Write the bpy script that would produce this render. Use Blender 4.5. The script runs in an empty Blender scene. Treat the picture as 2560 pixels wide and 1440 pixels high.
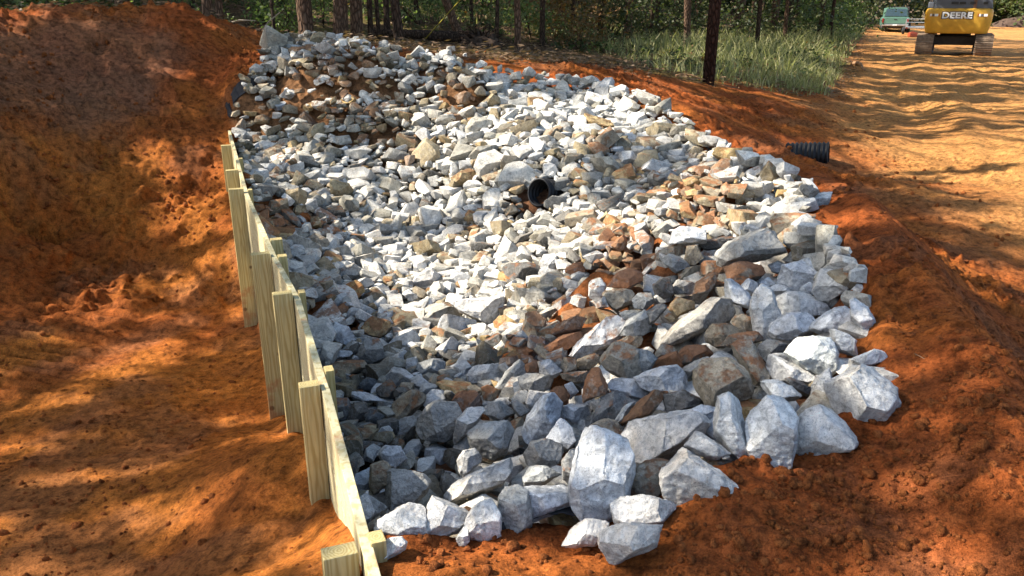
import bpy, bmesh, math, random
import numpy as np
from mathutils import Vector, Matrix

# ------------------------------------------------------------------ camera, sky, sun, exposure
scene = bpy.context.scene
COL = scene.collection
R_ = math.radians
PITCH = R_(19.3)
CAM_Z = 1.6
F_PX, CU, CV = 2000.0, 1280.0, 720.0
cam_d = bpy.data.cameras.new('camera'); cam_d.sensor_width = 36.0; cam_d.lens = 36.0 * F_PX / 2560.0
cam_d.clip_end = 2000.0; cam_d.clip_start = 0.05
cam = bpy.data.objects.new('camera', cam_d); COL.objects.link(cam)
cam.location = (0, 0, CAM_Z); cam.rotation_euler = (math.pi / 2 - PITCH, 0, 0)
scene.camera = cam

SUN_EL, SUN_AZ = R_(40), R_(3)          # azimuth: 0 = from -X, positive turns to +Y
to_sun = np.array([-math.cos(SUN_EL) * math.cos(SUN_AZ), math.cos(SUN_EL) * math.sin(SUN_AZ), math.sin(SUN_EL)])
world = bpy.data.worlds.new('World'); scene.world = world; world.use_nodes = True
wn = world.node_tree; bg = wn.nodes['Background']
sky = wn.nodes.new('ShaderNodeTexSky'); sky.sky_type = 'NISHITA'; sky.sun_disc = False
sky.sun_elevation = SUN_EL; sky.sun_rotation = math.atan2(to_sun[0], to_sun[1])
sky.air_density = 1.0; sky.dust_density = 1.5
wn.links.new(sky.outputs[0], bg.inputs[0]); bg.inputs[1].default_value = 0.15
sun_d = bpy.data.lights.new('sun', 'SUN'); sun_d.energy = 5.0; sun_d.angle = R_(0.5); sun_d.color = (1.0, 0.93, 0.82)
sun = bpy.data.objects.new('sun', sun_d); COL.objects.link(sun)
sun.rotation_euler = Vector(to_sun).to_track_quat('Z', 'Y').to_euler()
sun.location = (-20, 0, 20)
scene.view_settings.view_transform = 'Standard'; scene.view_settings.look = 'None'
scene.view_settings.exposure = 1.28; scene.view_settings.gamma = 1.0
scene.render.engine = 'CYCLES'
scene.cycles.max_bounces = 6; scene.cycles.diffuse_bounces = 3; scene.cycles.glossy_bounces = 2
scene.cycles.transparent_max_bounces = 4; scene.cycles.transmission_bounces = 3
scene.cycles.use_denoising = True

# ------------------------------------------------------------------ maths helpers
rng = np.random.default_rng(7)
cp, sp = math.cos(PITCH), math.sin(PITCH)

def ray(u, v):
    """direction (per unit camera depth) of the photograph's pixel"""
    x = (u - CU) / F_PX; y = (v - CV) / F_PX
    return np.array([x, cp - y * sp, -sp - y * cp])

def project(P):
    P = np.atleast_2d(P); dx = P[:, 0]; dy = P[:, 1]; dz = P[:, 2] - CAM_Z
    zc = dy * cp - dz * sp
    yc = -dy * sp - dz * cp
    zs = np.where(zc > 0.05, zc, 0.05)
    return CU + F_PX * dx / zs, CV + F_PX * yc / zs, zc

def at(u, v, D):
    d = ray(u, v); t = D / -d[2]
    return (d[0] * t, d[1] * t, CAM_Z - D)

def atX(u, v, X):
    d = ray(u, v); t = X / d[1]
    return (d[0] * t, X, CAM_Z + d[2] * t)

def hash2(ix, iy, s=0):
    h = (ix.astype(np.int64) * 374761393 + iy.astype(np.int64) * 668265263 + s * 1442695041) & 0x7fffffff
    h = ((h ^ (h >> 13)) * 1274126177) & 0x7fffffff
    h = (h ^ (h >> 16)) & 0xffffff
    return h / float(0xffffff)

def vnoise(x, y, s=0):
    x0 = np.floor(x); y0 = np.floor(y); fx = x - x0; fy = y - y0
    fx = fx * fx * fx * (fx * (fx * 6 - 15) + 10); fy = fy * fy * fy * (fy * (fy * 6 - 15) + 10)
    a = hash2(x0, y0, s); b = hash2(x0 + 1, y0, s); c = hash2(x0, y0 + 1, s); d = hash2(x0 + 1, y0 + 1, s)
    return (a + (b - a) * fx) * (1 - fy) + (c + (d - c) * fx) * fy

def fbm(x, y, octv=4, s=0, gain=0.5):
    t = 0; a = 1; n = 0; ca, sa = math.cos(0.6), math.sin(0.6)
    for i in range(octv):
        t = t + a * vnoise(x, y, s + i * 17); n += a; a *= gain
        x, y = (x * ca - y * sa) * 2.03 + 5.1, (x * sa + y * ca) * 2.03 + 1.7
    return t / n

def hash3(ix, iy, iz, s):
    h = (ix.astype(np.int64) * 374761393 + iy.astype(np.int64) * 668265263 + iz.astype(np.int64) * 2147483647 + s * 1442695041) & 0x7fffffff
    h = ((h ^ (h >> 13)) * 1274126177) & 0x7fffffff
    return ((h ^ (h >> 16)) & 0xffffff) / float(0xffffff)

def noise3(p, s=0):
    q = np.floor(p); f = p - q; f = f * f * (3 - 2 * f)
    r = 0
    for i in (0, 1):
        for j in (0, 1):
            for k in (0, 1):
                w = (f[:, 0] if i else 1 - f[:, 0]) * (f[:, 1] if j else 1 - f[:, 1]) * (f[:, 2] if k else 1 - f[:, 2])
                r = r + w * hash3(q[:, 0] + i, q[:, 1] + j, q[:, 2] + k, s)
    return r

def fbm3(p, octv=3, s=0, gain=0.5):
    t = 0; a = 1; n = 0
    for i in range(octv):
        t = t + a * noise3(p, s + 31 * i); n += a; a *= gain; p = p[:, [1, 2, 0]] * 2.07 + 3.3
    return t / n - 0.5

def sstep(a, b, x):
    t = np.clip((x - a) / (b - a), 0, 1); return t * t * (3 - 2 * t)

class TPS:
    def __init__(s, pts, reg=0.01):
        P = np.array([(p[0], p[1]) for p in pts]); Z = np.array([p[2] for p in pts]); s.P = P
        n = len(P); K = s.phi(P); A = np.zeros((n + 3, n + 3))
        A[:n, :n] = K + np.eye(n) * reg; A[:n, n] = 1; A[:n, n + 1:] = P
        A[n, :n] = 1; A[n + 1:, :n] = P.T
        s.w = np.linalg.solve(A, np.concatenate([Z, [0, 0, 0]]))
    def phi(s, Q):
        d2 = ((Q[:, None, :] - s.P[None]) ** 2).sum(2) + 1e-9
        return 0.5 * d2 * np.log(d2) * 0.1
    def __call__(s, x, y):
        sh = np.shape(x); x = np.ravel(x); y = np.ravel(y); out = np.empty(len(x))
        for i in range(0, len(x), 60000):
            Q = np.stack([x[i:i + 60000], y[i:i + 60000]], 1)
            out[i:i + 60000] = s.phi(Q) @ s.w[:-3] + s.w[-3] + Q @ s.w[-2:]
        return out.reshape(sh)

# ------------------------------------------------------------------ the lie of the land
COMMON = [atX(600, 130, 13.8), atX(680, 103, 14.8), atX(560, 68, 14.0), atX(400, 60, 13.5), atX(280, 40, 13.4), atX(150, 57, 13.0), atX(0, 62, 12.4),
          (-4, 18, .75), (-8, 17.5, .75), (-14, 17, 1.0), (-6, 24, 1.3), (-15, 26, 2.1), (-28, 22, 2.6), (-8, 40, 2.3), (-25, 42, 4.2),
          (2, 55, 2.2), (-45, 30, 4.5), (-60, 80, 6), (-10, 90, 5), (22, 105, 1.6), (50, 130, .8), (90, 120, .8),
          (0, 0, -.03), (-1, -.3, -.05), (1.0, 0, .0), (0, -3, 0), (0, -12, 0), (-8, -8, 0), (-12, 0, .4), (-16, 8, .9), (-30, 0, .5), (-30, -30, 0), (30, -30, -.2), (-40, 15, 2)]
Rp = COMMON + [at(*q) for q in [
    (930, 1410, 1.68), (1300, 1400, 1.68), (1600, 1410, 1.64), (1850, 1240, 1.60), (2130, 1110, 1.56), (2240, 1030, 1.52), (2210, 900, 1.5),
    (2180, 780, 1.49), (2150, 690, 1.49), (2050, 600, 1.53), (2085, 510, 1.55), (1950, 430, 1.55), (1740, 345, 1.47), (1650, 275, 1.27),
    (1450, 208, 1.07), (1300, 192, .98), (1100, 167, .86), (900, 124, .62), (720, 112, .56),
    (1335, 520, 2.06), (1100, 500, 2.2), (1000, 300, 1.44), (850, 250, 1.22), (1200, 400, 1.75), (1500, 400, 1.65), (1600, 330, 1.5),
    (650, 450, 1.95), (620, 330, 1.66), (640, 200, 1.0), (700, 600, 2.15), (900, 600, 2.42), (1150, 650, 2.52), (1000, 800, 2.55),
    (1300, 750, 2.45), (800, 800, 2.38), (850, 950, 2.48), (850, 1080, 2.3), (1000, 1100, 2.25), (870, 1200, 2.1), (1000, 1250, 1.95),
    (900, 1330, 1.82), (1300, 1150, 1.95), (1300, 1000, 2.15), (1500, 1000, 1.9), (1500, 850, 2.05), (1500, 700, 2.05), (1700, 1000, 1.7),
    (1700, 850, 1.8), (1700, 700, 1.8), (1700, 550, 1.75), (1500, 600, 2.05), (1900, 800, 1.62), (1900, 650, 1.65), (1900, 530, 1.63),
    (1600, 450, 1.8), (1800, 450, 1.66), (1900, 1000, 1.57), (2000, 900, 1.55), (1600, 1200, 1.68), (1450, 1250, 1.74),
    (2230, 630, 1.43), (2160, 520, 1.47), (2320, 735, 1.38), (2400, 850, 1.37), (2500, 1080, 1.41), (2560, 1290, 1.46), (2200, 525, 1.95), (2330, 600, 2.02), (2450, 700, 2.08), (2560, 760, 2.1),
    (2540, 860, 1.95), (2480, 860, 1.75), (2560, 1000, 1.78), (2330, 1000, 1.47), (2400, 1200, 1.52), (2300, 1350, 1.6), (2200, 800, 1.48),
    (2150, 450, 2.1), (2060, 415, 2.2), (2250, 400, 2.2), (2150, 320, 2.2), (2150, 250, 2.05), (2500, 500, 1.98), (2560, 350, 1.95),
    (2400, 300, 1.97), (2300, 200, 1.95), (2560, 200, 1.95), (2380, 140, 1.95), (2200, 92, 1.9), (2560, 80, 1.9), (2400, 66, 1.9),
    (1860, 350, 1.55), (1800, 300, 1.5), (1950, 400, 1.6), (1700, 237, 1.4), (1900, 290, 1.78), (1900, 240, 1.66), (2000, 330, 1.95),
    (2100, 300, 2.08), (2000, 440, 1.55), (2150, 560, 1.47), (2230, 680, 1.44), (1770, 200, 1.42), (1500, 160, 1.38), (1300, 150, 1.25),
    (1100, 130, 1.0), (950, 120, .78), (1700, 150, 1.55), (1800, 100, 1.6), (2000, 200, 1.74), (2000, 100, 1.7), (2090, 170, 1.8)]] + [
    (2.6, 0, -.28), (2.5, 1.6, -.12), (4.5, 1, -.4), (7, 0, -.32), (8, 4, -.34), (14, 10, -.35), (14, 0, -.35), (40, 40, -.33), (40, 10, -.33), (25, 60, -.25)]
Lp = COMMON + [at(*q) for q in [
    (300, 1000, 2.9), (300, 1400, 2.55), (50, 1400, 2.6), (600, 1400, 2.3), (700, 1135, 2.25), (800, 1310, 2.25), (750, 1400, 1.9),
    (735, 1110, 2.5), (700, 1060, 2.85), (640, 820, 2.95), (100, 1000, 2.95), (100, 800, 2.95), (400, 800, 2.98), (600, 900, 2.95),
    (300, 650, 2.85), (100, 650, 2.85), (500, 650, 2.8), (590, 750, 2.93), (575, 600, 2.5), (560, 450, 2.08), (548, 325, 1.62),
    (300, 720, 2.96), (450, 700, 2.96)]] + [atX(*q) for q in [
    (300, 560, 9.5), (300, 450, 10.1), (300, 330, 10.8), (300, 230, 11.6), (300, 140, 12.5), (120, 600, 9.0), (120, 450, 9.6), (120, 330, 10.2), (120, 220, 11.1), (120, 120, 12.1),
    (0, 600, 8.4), (0, 480, 8.8), (0, 350, 9.4), (0, 230, 10.3), (0, 130, 11.4), (450, 450, 10.2), (450, 300, 11.3), (450, 180, 12.5), (450, 110, 13.0),
    (570, 270, 11.9), (600, 200, 12.8), (640, 150, 13.8), (480, 570, 9.4)]] + [
    (-7, 5, -1.2), (-9.5, 5, -.6), (-13, 5, .6), (-10, 9.5, .6), (-12, 12, 1.1), (-2.0, .9, -.7), (-4, 0, -.9), (-4, -4, 0), (-1.2, 1.2, -.35), (-6, 1, -1.0), (-9, 1, -.2)]
tR = TPS(Rp, .004); tL = TPS(Lp, .004)

# retaining wall line
W0 = np.array([-.53, 2.1]); WD = np.array([-.356, .9345]); WN = np.array([.9345, .356])
def wall_along(x, y): return (x - W0[0]) * WD[0] + (y - W0[1]) * WD[1]
BOW_A = (np.array([1.2, 2.1, 3.22, 4.4, 5.26, 7.3, 8.3, 9.9, 11.6]) - 2.1) / WD[1]; BOW_O = np.array([-.01, -.01, .045, .07, .02, -.035, -.02, -.02, 0])
def bow(a): return np.interp(a, BOW_A, BOW_O)          # the wall is not quite straight
def wall_off(x, y): return (x - W0[0]) * WN[0] + (y - W0[1]) * WN[1] - bow(wall_along(x, y))

def base_height(x, y):
    a = wall_along(x, y); o = wall_off(x, y) - .074
    w = .03 + .5 * sstep(0.0, -1.2, a) + 1.6 * sstep(10.2, 13.5, a) + 8 * sstep(14, 30, a)
    k = sstep(-1, 1, o / w)
    zr = np.clip(tR(x, y), -1.4, 8); zl = np.clip(tL(x, y), -1.5, 8)
    return zl * (1 - k) + zr * k

def inpoly(x, y, poly):
    c = np.zeros(np.shape(x), bool); n = len(poly)
    for i in range(n):
        x1, y1 = poly[i]; x2, y2 = poly[(i + 1) % n]
        if y1 == y2: continue
        m = ((y1 > y) != (y2 > y)) & (x < (x2 - x1) * (y - y1) / (y2 - y1) + x1)
        c ^= m
    return c

def polydist(x, y, poly):
    d = np.full(np.shape(x), 1e9); n = len(poly)
    for i in range(n):
        ax, ay = poly[i]; bx, by = poly[(i + 1) % n]; ex, ey = bx - ax, by - ay
        t = np.clip(((x - ax) * ex + (y - ay) * ey) / (ex * ex + ey * ey + 1e-9), 0, 1)
        d = np.minimum(d, np.hypot(x - ax - t * ex, y - ay - t * ey))
    return np.where(inpoly(x, y, poly), d, -d)          # positive inside

def hit_base(u, v):
    """where the sight line of pixel (u, v) meets the land"""
    d = ray(u, v); t = 1.3 * 1.008 ** np.arange(560)
    x = d[0] * t; y = d[1] * t; z = CAM_Z + d[2] * t
    h = base_height(x, y) - z
    k = np.where(h > 0)[0]
    if len(k) == 0: i = len(t) - 1
    else: i = max(1, k[0])
    f = h[i - 1] / (h[i - 1] - h[i]) if h[i] > 0 else 1
    tt = t[i - 1] + (t[i] - t[i - 1]) * min(max(f, 0), 1)
    return np.array([d[0] * tt, d[1] * tt, CAM_Z + d[2] * tt])

PIT_PX = [(905, 1345), (960, 1352), (1120, 1350), (1300, 1310), (1420, 1300), (1560, 1270), (1700, 1230), (1850, 1170), (1990, 1120), (2100, 1060),
          (2200, 990), (2190, 900), (2160, 780), (2120, 690), (2020, 600), (2030, 505), (1930, 435), (1840, 410), (1745, 345), (1650, 280), (1500, 228), (1400, 212),
          (1290, 205), (1150, 180), (1000, 158), (880, 125), (700, 115), (650, 180), (620, 240), (585, 300)]
PIT = [tuple(hit_base(*p)[:2]) for p in PIT_PX] + [tuple(W0 + WD * 9.4 + WN * .1), tuple(W0 + WD * .5 + WN * .1)]
ROAD = [tuple(hit_base(*p)[:2]) for p in [(2110, 260), (2130, 180), (2150, 100), (2175, 72)]] + [(60, 150), (140, 150), (140, -20), (7, -20), (5.5, 3)] + \
       [tuple(hit_base(*p)[:2]) for p in [(2560, 620), (2400, 560), (2250, 430), (2150, 350)]]
MOUND = [tuple(hit_base(*p)[:2]) for p in [(0, 330), (150, 330), (330, 260), (420, 150), (250, 60), (0, 62)]] + [(-14, 12), (-12, 6)]
# soil spilled over the stones: (u, v, radius m, height m)
SPILL = [tuple(hit_base(u, v)[:2]) + (r, h) for u, v, r, h in [
    (800, 195, .95, .12), (880, 165, .75, .12), (930, 190, .85, .13), (1010, 215, .65, .07), (1110, 195, .75, .10), (1160, 235, .75, .13), (830, 290, .5, .06), (700, 290, .6, .09), (640, 290, .5, .10),
    (705, 545, .6, .12), (655, 520, .5, .12), (860, 330, .5, .05), (960, 330, .5, .05), (795, 760, .35, .08), (900, 800, .3, .05),
    (1470, 800, .35, .05), (1420, 850, .3, .05), (1530, 610, .4, .04), (1740, 490, .6, .10), (1800, 510, .5, .10), (1640, 470, .35, .06),
    (1500, 360, .4, .05), (1700, 625, .3, .05), (1650, 740, .25, .05), (1590, 930, .25, .06), (1560, 720, .3, .06), (1380, 930, .3, .06), (1620, 800, .3, .05), (1480, 700, .35, .06), (1680, 560, .35, .06), (1590, 520, .35, .05), (1420, 760, .3, .06), (1820, 690, .3, .05), (1270, 880, .3, .04), (1030, 1150, .2, .05)]]

CREST = np.array([hit_base(*q)[:2] for q in [(1760, 322), (1870, 350), (2000, 430), (2110, 510), (2230, 625), (2320, 735), (2400, 850), (2500, 1080), (2560, 1290)]])
def crest(x, y):
    o = np.argsort(CREST[:, 1]); dx = (x - np.interp(y, CREST[o, 1], CREST[o, 0])) * .82
    w = sstep(1.2, 2.2, y) * sstep(CREST[:, 1].max() + 1.2, CREST[:, 1].max() - .6, y)
    return w * (.11 * np.exp(-(dx / .20) ** 2) - .13 * np.exp(-((dx - .62) / .34) ** 2))

def spill(x, y):
    h = np.zeros(np.shape(x))
    for sx, sy, r, hh in SPILL:
        q = np.hypot(x - sx, y - sy) / r
        h = np.maximum(h, hh * 2.1 * sstep(1.0, .1, q))
    return h

MOUTH = at(1322, 505, 2.02)
def BANK(x, y):
    return sstep(0, -.3, wall_off(x, y)) * sstep(7.0, 8.2, y) * sstep(19, 15, y)
def height(x, y, detail=True):
    x = np.asarray(x, float); y = np.asarray(y, float)
    z = base_height(x, y)
    pd = polydist(x, y, PIT)
    z = z - .20 * sstep(-.02, .25, pd) + spill(x, y) * 1.5
    z = z - .14 * np.exp(-((x - MOUTH[0]) ** 2 + (y - MOUTH[1]) ** 2) / .045)
    z = z + crest(x, y) * (.75 + .5 * fbm(x * 2, y * 2, 2, 88))
    if not detail: return z
    rd = polydist(x, y, ROAD); road = sstep(-.4, .6, rd)
    r = np.hypot(x, y)
    near = 1 - sstep(25, 60, r)
    bank = BANK(x, y)
    rough = (1 - .45 * road) * (1 - .85 * bank)
    o = np.abs(wall_off(x, y) - .074)
    calm = np.where((wall_along(x, y) > -.5) & (wall_along(x, y) < 10), .25 + .75 * sstep(.05, .3, o), 1)
    n1 = fbm(x * .9, y * .9, 3, 3) - .5
    n2 = fbm(x * 3.1, y * 3.1, 4, 11) - .5
    lump = np.clip(fbm(x * 9, y * 9, 3, 21) - .50, 0, 1)
    lump2 = np.clip(vnoise(x * 23, y * 23, 40) * vnoise(x * 13 + 3, y * 13, 41) - .34, 0, 1)
    lfl = 1 - .65 * (wall_off(x, y) < 0) * sstep(-.6, -1.0, z)
    fine = fbm(x * 40, y * 40, 2, 61) - .5
    zone = .35 + .9 * sstep(.38, .62, fbm(x * .6, y * .6, 2, 77))
    z = z + calm * (.16 * n1 * (1 - .4 * bank) * (1 - .5 * road) + .075 * n2 * rough * lfl + near * rough * zone * lfl * (.16 * lump + .075 * lump2) + .008 * fine * near)
    cr = x * .92 - y * .38
    z = z + road * near * .10 * (fbm(cr * 1.5, (x * .38 + y * .92) * .16, 3, 95) - .5) * 2 * sstep(0, 1.5, rd)
    z = z + sstep(-2.6, -.6, rd) * sstep(1.6, .2, rd) * sstep(24, 16, r) * .10 * (fbm(x * 2.2, y * 2.2, 4, 97) - .42)
    z = z + .05 * np.exp(-((pd + .05) / .07) ** 2) * sstep(.35, .6, fbm(x * 2.4, y * 2.4, 2, 99)) * sstep(12, 8, r)
    # bulldozed terraces across the road
    z = z + road * near * .02 * (fbm(x * .25 - y * .05, y * 1.3, 3, 90) - .5)
    # crawler prints on the pit floor
    k = sstep(-5.05, -4.85, x) * sstep(-3.75, -3.95, x) * sstep(5.4, 5.9, y) * sstep(8.9, 8.3, y)
    z = z + k * .085 * np.abs(np.sin((y + .2 * x) * math.pi / .155)) ** .45 * (0.6 + .8 * fbm(x * 2, y * 2, 2, 5)) - k * .03
    return z

def gz(x, y): return float(height(np.array([x]), np.array([y]))[0])

# ------------------------------------------------------------------ mesh + object helpers
def mesh_np(name, V, F, smooth=False, mats=(), mat_idx=None):
    me = bpy.data.meshes.new(name)
    V = np.asarray(V, np.float32); F = np.asarray(F, np.int32); n, k = F.shape
    me.vertices.add(len(V)); me.vertices.foreach_set('co', V.ravel())
    me.loops.add(n * k); me.loops.foreach_set('vertex_index', F.ravel())
    me.polygons.add(n); me.polygons.foreach_set('loop_start', np.arange(0, n * k, k, dtype=np.int32))
    me.polygons.foreach_set('loop_total', np.full(n, k, np.int32))
    if smooth: me.polygons.foreach_set('use_smooth', np.ones(n, bool))
    for m in mats: me.materials.append(m)
    if mat_idx is not None: me.polygons.foreach_set('material_index', np.asarray(mat_idx, np.int32))
    me.update(calc_edges=True)
    return me

def link(name, me, parent=None, loc=None):
    o = bpy.data.objects.new(name, me); COL.objects.link(o)
    if parent: o.parent = parent
    if loc is not None: o.location = loc
    return o

def tag(o, label=None, cat=None, group=None, kind=None):
    if label: o['label'] = label
    if cat: o['category'] = cat
    if group: o['group'] = group
    if kind: o['kind'] = kind
    return o

def empty(name, loc=(0, 0, 0), rz=0.0):
    o = bpy.data.objects.new(name, None); COL.objects.link(o); o.location = loc; o.rotation_euler = (0, 0, rz)
    o.empty_display_size = .2
    return o

class MB:
    """collects boxes, tubes and prisms and links them as one mesh object"""
    def __init__(s): s.bm = bmesh.new()
    def box(s, x0, x1, y0, y1, z0, z1, bev=0.0, rot=None, seg=2):
        b = bmesh.new(); bmesh.ops.create_cube(b, size=1)
        for v in b.verts: v.co = Vector(((x0 + x1) / 2 + v.co.x * (x1 - x0), (y0 + y1) / 2 + v.co.y * (y1 - y0), (z0 + z1) / 2 + v.co.z * (z1 - z0)))
        if bev: bmesh.ops.bevel(b, geom=b.edges[:], offset=bev, segments=seg, profile=.6, affect='EDGES')
        if rot is not None: bmesh.ops.transform(b, matrix=rot, verts=b.verts)
        s.add(b); return s
    def add(s, b):
        me = bpy.data.meshes.new('tmp'); b.to_mesh(me); b.free(); s.bm.from_mesh(me); bpy.data.meshes.remove(me)
    def tube(s, pts, rad, n=12, cap=True):
        pts = [Vector(p) for p in pts]; rings = []
        if not hasattr(rad, '__len__'): rad = [rad] * len(pts)
        up = Vector((0, 0, 1))
        for i, p in enumerate(pts):
            t = (pts[min(i + 1, len(pts) - 1)] - pts[max(i - 1, 0)]).normalized()
            a = t.cross(up) if abs(t.z) < .95 else t.cross(Vector((1, 0, 0)))
            a.normalize(); b2 = t.cross(a)
            rings.append([s.bm.verts.new(p + (a * math.cos(2 * math.pi * k / n) + b2 * math.sin(2 * math.pi * k / n)) * rad[i]) for k in range(n)])
        for i in range(len(pts) - 1):
            for k in range(n):
                s.bm.faces.new((rings[i][k], rings[i][(k + 1) % n], rings[i + 1][(k + 1) % n], rings[i + 1][k]))
        if cap:
            s.bm.faces.new(rings[0][::-1]); s.bm.faces.new(rings[-1])
        return s
    def prism(s, poly, axis, a0, a1, bev=0):
        """poly in the two other axes (x: (y,z), y: (x,z), z: (x,y)) pulled along axis"""
        b = bmesh.new()
        def P(p, a): return {'x': (a, p[0], p[1]), 'y': (p[0], a, p[1]), 'z': (p[0], p[1], a)}[axis]
        A = [b.verts.new(P(p, a0)) for p in poly]; B = [b.verts.new(P(p, a1)) for p in poly]; n = len(poly)
        b.faces.new(A); b.faces.new(B[::-1])
        for i in range(n): b.faces.new((A[i], B[i], B[(i + 1) % n], A[(i + 1) % n]))
        bmesh.ops.recalc_face_normals(b, faces=b.faces)
        if bev: bmesh.ops.bevel(b, geom=b.edges[:], offset=bev, segments=2, profile=.6, affect='EDGES')
        s.add(b); return s
    def build(s, name, m, parent=None, smooth=False, loc=None):
        bmesh.ops.recalc_face_normals(s.bm, faces=s.bm.faces)
        me = bpy.data.meshes.new(name); s.bm.to_mesh(me); s.bm.free(); me.materials.append(m)
        if smooth:
            for p in me.polygons: p.use_smooth = True
        return link(name, me, parent, loc)

# ------------------------------------------------------------------ materials
class NT:
    def __init__(s, name):
        s.m = bpy.data.materials.new(name); s.m.use_nodes = True; s.t = s.m.node_tree
        s.b = s.t.nodes['Principled BSDF']; s.out = s.t.nodes['Material Output']
    def n(s, ty, **kw):
        nd = s.t.nodes.new(ty)
        for k, v in kw.items():
            if k in nd.inputs and not hasattr(nd, k): nd.inputs[k].default_value = v
            else: setattr(nd, k, v)
        return nd
    def l(s, a, b): s.t.links.new(a, b)
    def noise(s, vec, scale, detail=4, rough=.55, dist=0):
        nd = s.t.nodes.new('ShaderNodeTexNoise'); nd.inputs['Scale'].default_value = scale; nd.inputs['Detail'].default_value = detail
        nd.inputs['Roughness'].default_value = rough; nd.inputs['Distortion'].default_value = dist
        if vec is not None: s.l(vec, nd.inputs['Vector'])
        return nd.outputs['Fac']
    def ramp(s, fac, stops):
        nd = s.t.nodes.new('ShaderNodeValToRGB'); e = nd.color_ramp.elements
        while len(e) < len(stops): e.new(.5)
        for q, (p, c) in zip(e, stops):
            q.position = p; q.color = (c, c, c, 1) if not hasattr(c, '__len__') else tuple(c) + (1,)
        s.l(fac, nd.inputs[0]); return nd.outputs[0]
    def mix(s, fac, a, b, mode='MIX'):
        nd = s.t.nodes.new('ShaderNodeMix'); nd.data_type = 'RGBA'; nd.blend_type = mode
        for i, q in ((0, fac), (6, a), (7, b)):
            if hasattr(q, 'links'): s.l(q, nd.inputs[i])
            elif hasattr(q, '__len__'): nd.inputs[i].default_value = tuple(q)[:3] + (1,)
            else: nd.inputs[i].default_value = q if i == 0 else (q, q, q, 1)
        return nd.outputs[2]
    def math(s, op, a, b=None, clamp=False):
        nd = s.t.nodes.new('ShaderNodeMath'); nd.operation = op; nd.use_clamp = clamp
        for i, q in ((0, a), (1, b)):
            if q is None: continue
            if hasattr(q, 'links'): s.l(q, nd.inputs[i])
            else: nd.inputs[i].default_value = q
        return nd.outputs[0]
    def bump(s, h, dist, strength=1.0, prev=None):
        nd = s.t.nodes.new('ShaderNodeBump'); nd.inputs['Distance'].default_value = dist; nd.inputs['Strength'].default_value = strength
        s.l(h, nd.inputs['Height'])
        if prev is not None: s.l(prev, nd.inputs['Normal'])
        return nd.outputs[0]
    def pos(s): return s.t.nodes.new('ShaderNodeNewGeometry').outputs['Position']
    def obj(s): return s.t.nodes.new('ShaderNodeTexCoord').outputs['Object']
    def done(s, col=None, rough=.8, normal=None, spec=.3, metal=0):
        if col is not None:
            if hasattr(col, 'links'): s.l(col, s.b.inputs['Base Color'])
            else: s.b.inputs['Base Color'].default_value = tuple(col) + (1,)
        if hasattr(rough, 'links'): s.l(rough, s.b.inputs['Roughness'])
        else: s.b.inputs['Roughness'].default_value = rough
        s.b.inputs['Specular IOR Level'].default_value = spec; s.b.inputs['Metallic'].default_value = metal
        if normal is not None: s.l(normal, s.b.inputs['Normal'])
        return s.m

def mat_soil():
    q = NT('clay_soil'); p = q.pos()
    a = q.n('ShaderNodeAttribute', attribute_name='soil_color')
    n1 = q.noise(p, 2.2, 6, .6); n2 = q.noise(p, 14, 5, .65); n3 = q.noise(p, 70, 4, .7); n4 = q.noise(p, 260, 2, .6)
    c = q.mix(1.0, a.outputs['Color'], q.ramp(n1, [(.25, .72), (.75, 1.22)]), 'MULTIPLY')
    c = q.mix(1.0, c, q.ramp(n2, [(.34, .42), (.5, 1.0), (.68, 1.4)]), 'MULTIPLY')
    c = q.mix(1.0, c, q.ramp(n3, [(.34, .55), (.5, 1.0), (.72, 1.25)]), 'MULTIPLY')
    yel = q.math('MULTIPLY', q.ramp(q.noise(p, 3.7, 5, .6, .4), [(.55, 0.0), (.75, 1.0)]), .35)
    c = q.mix(yel, c, q.mix(1.0, c, (1.15, 1.35, 1.2), 'MULTIPLY'))
    b = q.bump(n2, .07, .8); b = q.bump(n3, .030, 1.0, b); b = q.bump(n4, .008, .9, b)
    return q.done(c, .95, b, .1)

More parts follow.
